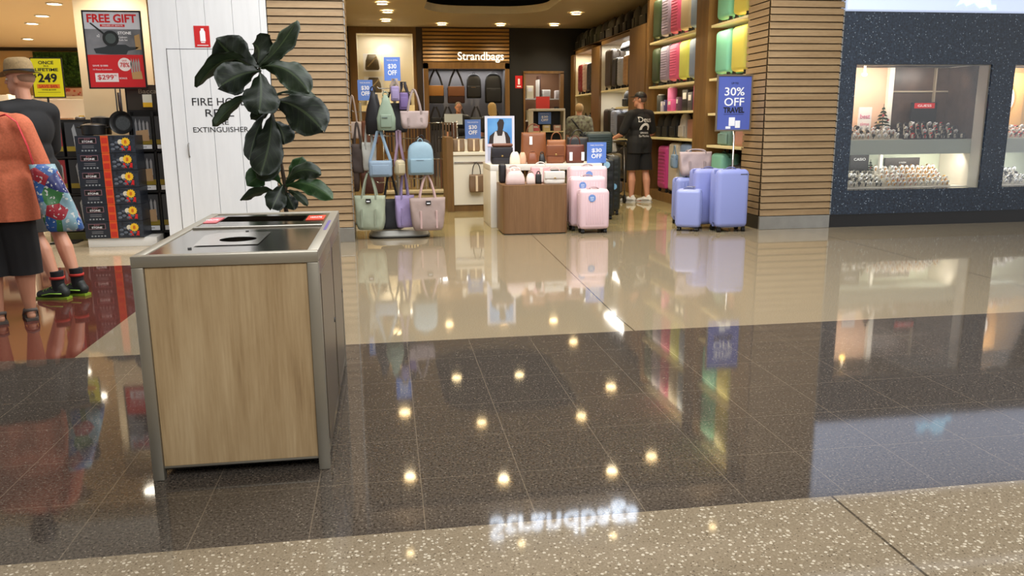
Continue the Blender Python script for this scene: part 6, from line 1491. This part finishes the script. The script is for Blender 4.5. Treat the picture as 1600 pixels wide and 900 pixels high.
for A, B in zip(Q, Q[1:]): bm.faces.new((A[0], A[1], B[1], B[0]))
obj('print', bm, M_PRT, sh)

# trolley
t = thing('trolley', 'wire trolley loaded with khaki and white bags pushed by the man in black', 'trolley', (3.72, 13.30, 0))
bm = bm_new()
for sx in (-.2, .2):
    tube(bm, [(sx, -.28, .10), (sx, .30, .12), (sx, .32, .75), (sx, -.25, .95), (sx, -.33, 1.03)], .012, 8); tube(bm, [(sx, -.28, .10), (sx, -.22, .90)], .012, 8)
tube(bm, [(-.2, -.33, 1.03), (.2, -.33, 1.03)], .016, 8); tube(bm, [(-.2, -.28, .1), (.2, -.28, .1)], .012, 8); tube(bm, [(-.2, .30, .12), (.2, .30, .12)], .012, 8)
obj('frame', bm, mat((120, 116, 110), .3, .9), t, smooth=True)
bm = bm_new(); box(bm, -.185, .185, -.20, .28, .52, .82, .05, 4); obj('seat_bag', bm, mat((92, 82, 60), .8, noise=.2, nscale=9), t, auto=50)
bm = bm_new(); box(bm, -.185, .185, -.24, .27, .16, .36, .04, 3); obj('lower_basket', bm, mat((66, 58, 52), .8, noise=.2, nscale=9), t, auto=50)
for sx in (-.2, .2):
    for y in (-.28, .30):
        bm = bm_new(); cyl(bm, 0, 0, -.014, .014, .07, 20, mtx=T(sx, y, .07) @ RY(PI / 2)); obj('wheel', bm, M_BLACK, t, auto=40)
tote('white and grey patterned shopping bag lying on top of the trolley', (3.70, 13.30, .825), .30, .16, .24, (196, 190, 180), hh=.04, seed=41, soft=.02, seam=False, top=.9)
tote('pale blue plastic bag beside the white bag on the trolley handle', (3.47, 13.12, .62), .20, .28, .12, (160, 170, 190), hh=.06, seed=42, soft=.02, seam=False, top=.8)

# man with hat, in front of the kitchen shop
jt = dict(kind='top', m=mat((18, 18, 20), .8, bump=.1, nscale=8), pad=.022, hem=.86, long=0, sleeve=.95); jb = dict(kind='bottom', m=mat((44, 42, 38), .85), pad=.022, hem=.52, wide=.03)
t, b, J, hv, R = person('person in black t-shirt and grey shorts with a woven trilby hat, turned to the left', (-2.76, 6.87, 0), 1.0, dict(s=1.04, w=1.1, head_yaw=.45,
    J=dict(eL=(-.23, .12, 1.14), wL=(-.10, .32, 1.10), eR=(.25, .10, 1.13), wR=(.12, .33, 1.12), aL=(-.05, -.19, .085), kL=(-.08, -.05, .49), aR=(.10, -.21, .085), kR=(.10, -.06, .49)),
    footdir=dict(L=.3, R=.2), clothes=[('shirt', jt), ('shorts', jb), ('hair', dict(kind='hair', m=mat((146, 112, 90), .9), r=(.0785, .09, .062), c=(0, -.026, .016)))]))
HATM = mat((150, 126, 88), .8, noise=.15, nscale=60, bump=.3)
def hat_local(u, v, w_): return hv(u, v, w_)
hat = None
bm = bm_new(); Mx = Matrix.Translation(hv(0, -.005, .050)) @ (Matrix.Rotation(.45, 4, 'Z') @ RX(-.06))
vs = loft(bm, [(.0, .088, .108), (.03, .088, .107), (.075, .084, .100), (.105, .074, .088), (.118, .05, .065), (.112, .02, .04)], 36); xf(bm, vs, Mx); hat = obj('hat', bm, HATM, b, smooth=True)
bm = bm_new(); G = []
for i in range(36):
    a = 2 * PI * i / 36; c, s = math.cos(a), math.sin(a); G.append([bm.verts.new((.087 * c, .107 * s, .004)), bm.verts.new((.112 * c, .132 * s, -.006 + .012 * c * c)), bm.verts.new((.135 * c, .160 * s, -.012 + .028 * c * c - .006 * s))])
for i in range(36):
    for k in range(2): bm.faces.new((G[i][k], G[(i + 1) % 36][k], G[(i + 1) % 36][k + 1], G[i][k + 1]))
bmesh.ops.solidify(bm, geom=bm.faces[:], thickness=.004); xf(bm, bm.verts[:], Mx); obj('hat_brim', bm, HATM, hat, smooth=True)
bm = bm_new(); vs = loft(bm, [(.004, .0905, .1105), (.028, .0905, .1095)], 36, cap=False); xf(bm, vs, Mx); obj('hat_band', bm, M_BLACK, hat, smooth=True)
SHG = mat((34, 40, 34), .6, rgb2=(14, 16, 16), nscale=30)
for s, fy in (('L', .3), ('R', .2)):
    shoe(t, J, s, SHG, mat((120, 146, 34), .5), fy, laces=mat((140, 190, 70), .5))
    a = J['a' + s]
    o = blob('sock', [('c', V(a.x, a.y, .08), .046, V(a.x, a.y + .005, .235), .052)], mat((22, 22, 24), .9), t, voxel=.008, smooth=3, cuts=[(V(0, 0, .225), V(0, 0, 1)), (V(0, 0, .06), V(0, 0, -1))])
    bm = bm_new(); vs = loft(bm, [(.162, .0555, .0555, 2, a.x, a.y + .002), (.182, .0560, .0560, 2, a.x, a.y + .003)], 24); obj('sock_band', bm, mat((176, 50, 40), .9), o, smooth=True)

# woman in the rust top
wt = dict(kind='top', m=mat((190, 102, 70), .85, noise=.14, nscale=70, bump=.2), pad=.035, hem=.74, sleeve=1.0)
wb_ = dict(kind='bottom', m=mat((20, 20, 22), .85), pad=.03, hem=.345, wide=.022)
t, b, J, hv, R = person('person in a loose rust-orange top and black capri pants carrying a bright shoulder bag', (-2.655, 5.98, 0), .15, dict(s=.97, w=1.24, head_yaw=.3, skin=SKIN2,
    J=dict(sL=(-.175, 0, 1.38), sR=(.185, 0, 1.38), eL=(-.26, .06, 1.10), wL=(-.16, .30, 1.10), eR=(.27, .05, 1.10), wR=(.20, .28, 1.14), aL=(-.085, -.02, .085), aR=(.105, .04, .085), kL=(-.10, .0, .47), kR=(.105, .03, .47)),
    footdir=dict(L=.5, R=.3), clothes=[('top', wt), ('trousers', wb_), ('hair', dict(kind='hair', m=mat((34, 26, 22), .6), r=(.094, .106, .10), c=(0, -.024, .03), locks=[((0, -.06, -.02), .075, (0, -.06, -.09), .062)], cutf=1))]))
for s, fy in (('L', .5), ('R', .3)):
    a = J['a' + s]; F = Matrix.Rotation(fy, 3, 'Z')
    def f(x, y, z): return V(a.x, a.y, 0) + F @ V(x, y, z)
    bm = bm_new(); pts = [(-.035, -.085), (.035, -.085), (.044, -.03), (.040, .04), (.050, .12), (.040, .18), (0, .20), (-.038, .18), (-.048, .12), (-.038, .04), (-.042, -.03)]
    lo = [bm.verts.new(f(x, y, 0.001)) for x, y in pts]; hi = [bm.verts.new(f(x, y, .018)) for x, y in pts]
    for i in range(len(pts)): bm.faces.new((lo[i], lo[(i + 1) % len(pts)], hi[(i + 1) % len(pts)], hi[i]))
    bm.faces.new(lo); bm.faces.new(hi); so = obj('sandal', bm, mat((70, 62, 56), .7), t)
    bm = bm_new()
    strap(bm, [f(-.048, .10, .01), f(-.036, .10, .055), f(0, .10, .070), f(.036, .10, .055), f(.05, .10, .01)], .035, .006, F @ V(0, 1, 0))
    strap(bm, [f(-.045, .02, .01), f(-.042, .02, .07), f(0, .035, .105), f(.042, .02, .07), f(.045, .02, .01)], .022, .006, F @ V(0, 1, 0))
    strap(bm, [f(-.045, .0, .05), f(-.035, -.05, .075), f(0, -.075, .08), f(.035, -.05, .075), f(.045, .0, .05)], .022, .006, V(0, 0, 1))
    obj('sandal_strap', bm, mat((84, 76, 70), .7), so, smooth=True)
# shopping bag on her shoulder
def patchwork():
    k = NB('patchwork_print'); P = k.mapping(k.coord(), (1, 1, 1)); v = k.voro(P, 11); s = k.xyz(v)
    c = k.ramp(s[0], [(.0, (36, 80, 140)), (.2, (120, 150, 160)), (.38, (50, 104, 56)), (.52, (146, 36, 48)), (.66, (150, 140, 124)), (.8, (40, 46, 100)), (.92, (110, 70, 50))])
    for e in k.t.nodes:
        if e.type == 'VALTORGB': e.color_ramp.interpolation = 'CONSTANT'
    d = k.noise(k.coord(), 40, 2)
    k.set(k.b.inputs['Base Color'], k.mix(k.gt(d, .62), c, lin((190, 190, 186)))); k.b.inputs['Roughness'].default_value = .35
    return k.m
t = thing('shopping_bag', 'colourful patchwork-print shopping bag with red straps hanging from a shoulder', 'shopping bag', (-2.215, 5.93, .64), .3)
bmx = soft_body(.25, .46, .17, .62, .5, 1.0, 3.4, seed=6, wob=.02)
for v in bmx.verts: v.co.x += -.10 * (v.co.z / .46)
obj('body', bmx, patchwork(), t, smooth=True)
bm = bm_new()
for q in (-.03, .05): strap(bm, [(-.14, q, .40), (-.17, q * .8, .58), (-.215, q * .5, .74), (-.27, q * .4 , .79), (-.34, q * .5 + .05, .77)], .03, .005, (0, 1, 0))
obj('handle', bm, mat((200, 44, 52), .5), t, smooth=True)

# woman in the floral blouse, far in the shop
ft = dict(kind='top', m=mat((150, 156, 134), .8, rgb2=(84, 70, 66), nscale=18), pad=.03, hem=.84, sleeve=.8); fb = dict(kind='bottom', m=M_DARK, pad=.02, hem=.12, wide=.03)
t, b, J, hv, R = person('person with short fair hair in a floral blouse seen from behind at the far suitcases', (3.92, 16.3, 0), -.2, dict(s=.97, w=1.12, vox=.011, clothes=[('blouse', ft), ('trousers', fb), ('hair', dict(kind='hair', m=mat((176, 146, 104), .8), r=(.088, .10, .095), c=(0, -.02, .03)))]))
shoe(t, J, 'L', M_DARK, M_DARK); shoe(t, J, 'R', M_DARK, M_DARK)
bm = bm_new(); strap(bm, [(-.16, -.10, 1.40), (-.05, -.17, 1.25), (.10, -.165, 1.05), (.20, -.10, .92)], .03, .006, (1, 0, .6)); obj('bag_strap', bm, M_BLACK, t, smooth=True)
# staff
st_ = dict(kind='top', m=M_BLACK, pad=.02, hem=.86, sleeve=.8); sb_ = dict(kind='bottom', m=M_DARK, pad=.02, hem=.12, wide=.02)
t, b, J, hv, R = person('person in black with short grey hair facing the entrance behind the sales desk', (1.62, 18.2, 0), PI, dict(s=1.02, w=1.05, vox=.011, clothes=[('shirt', dict(st_)), ('trousers', dict(sb_)), ('hair', dict(kind='hair', m=mat((110, 96, 80), .8), r=(.084, .096, .088)))]))
shoe(t, J, 'L', M_DARK, M_DARK); shoe(t, J, 'R', M_DARK, M_DARK)
bm = bm_new()
for s in (-1, 1): tube(bm, [hv(s * .032 + .022 * math.cos(a), .096, .006 + .016 * math.sin(a)) for a in [i * PI / 6 for i in range(12)]], .002, 5, True)
obj('glasses', bm, M_BLACK, b, smooth=True)
t, b, J, hv, R = person('person in black with long blonde hair seen from behind at the sales desk', (2.34, 17.95, 0), .2, dict(s=1.0, w=1.0, vox=.011, clothes=[('shirt', dict(st_)), ('trousers', dict(sb_)), ('hair', dict(kind='hair', m=mat((184, 152, 92), .6), r=(.094, .108, .10), locks=[((0, -.05, 0), .09, (0, -.07, -.20), .075), ((-.05, -.04, -.02), .05, (-.06, -.06, -.22), .04), ((.05, -.04, -.02), .05, (.06, -.06, -.22), .04)]))]))
shoe(t, J, 'L', M_DARK, M_DARK); shoe(t, J, 'R', M_DARK, M_DARK)
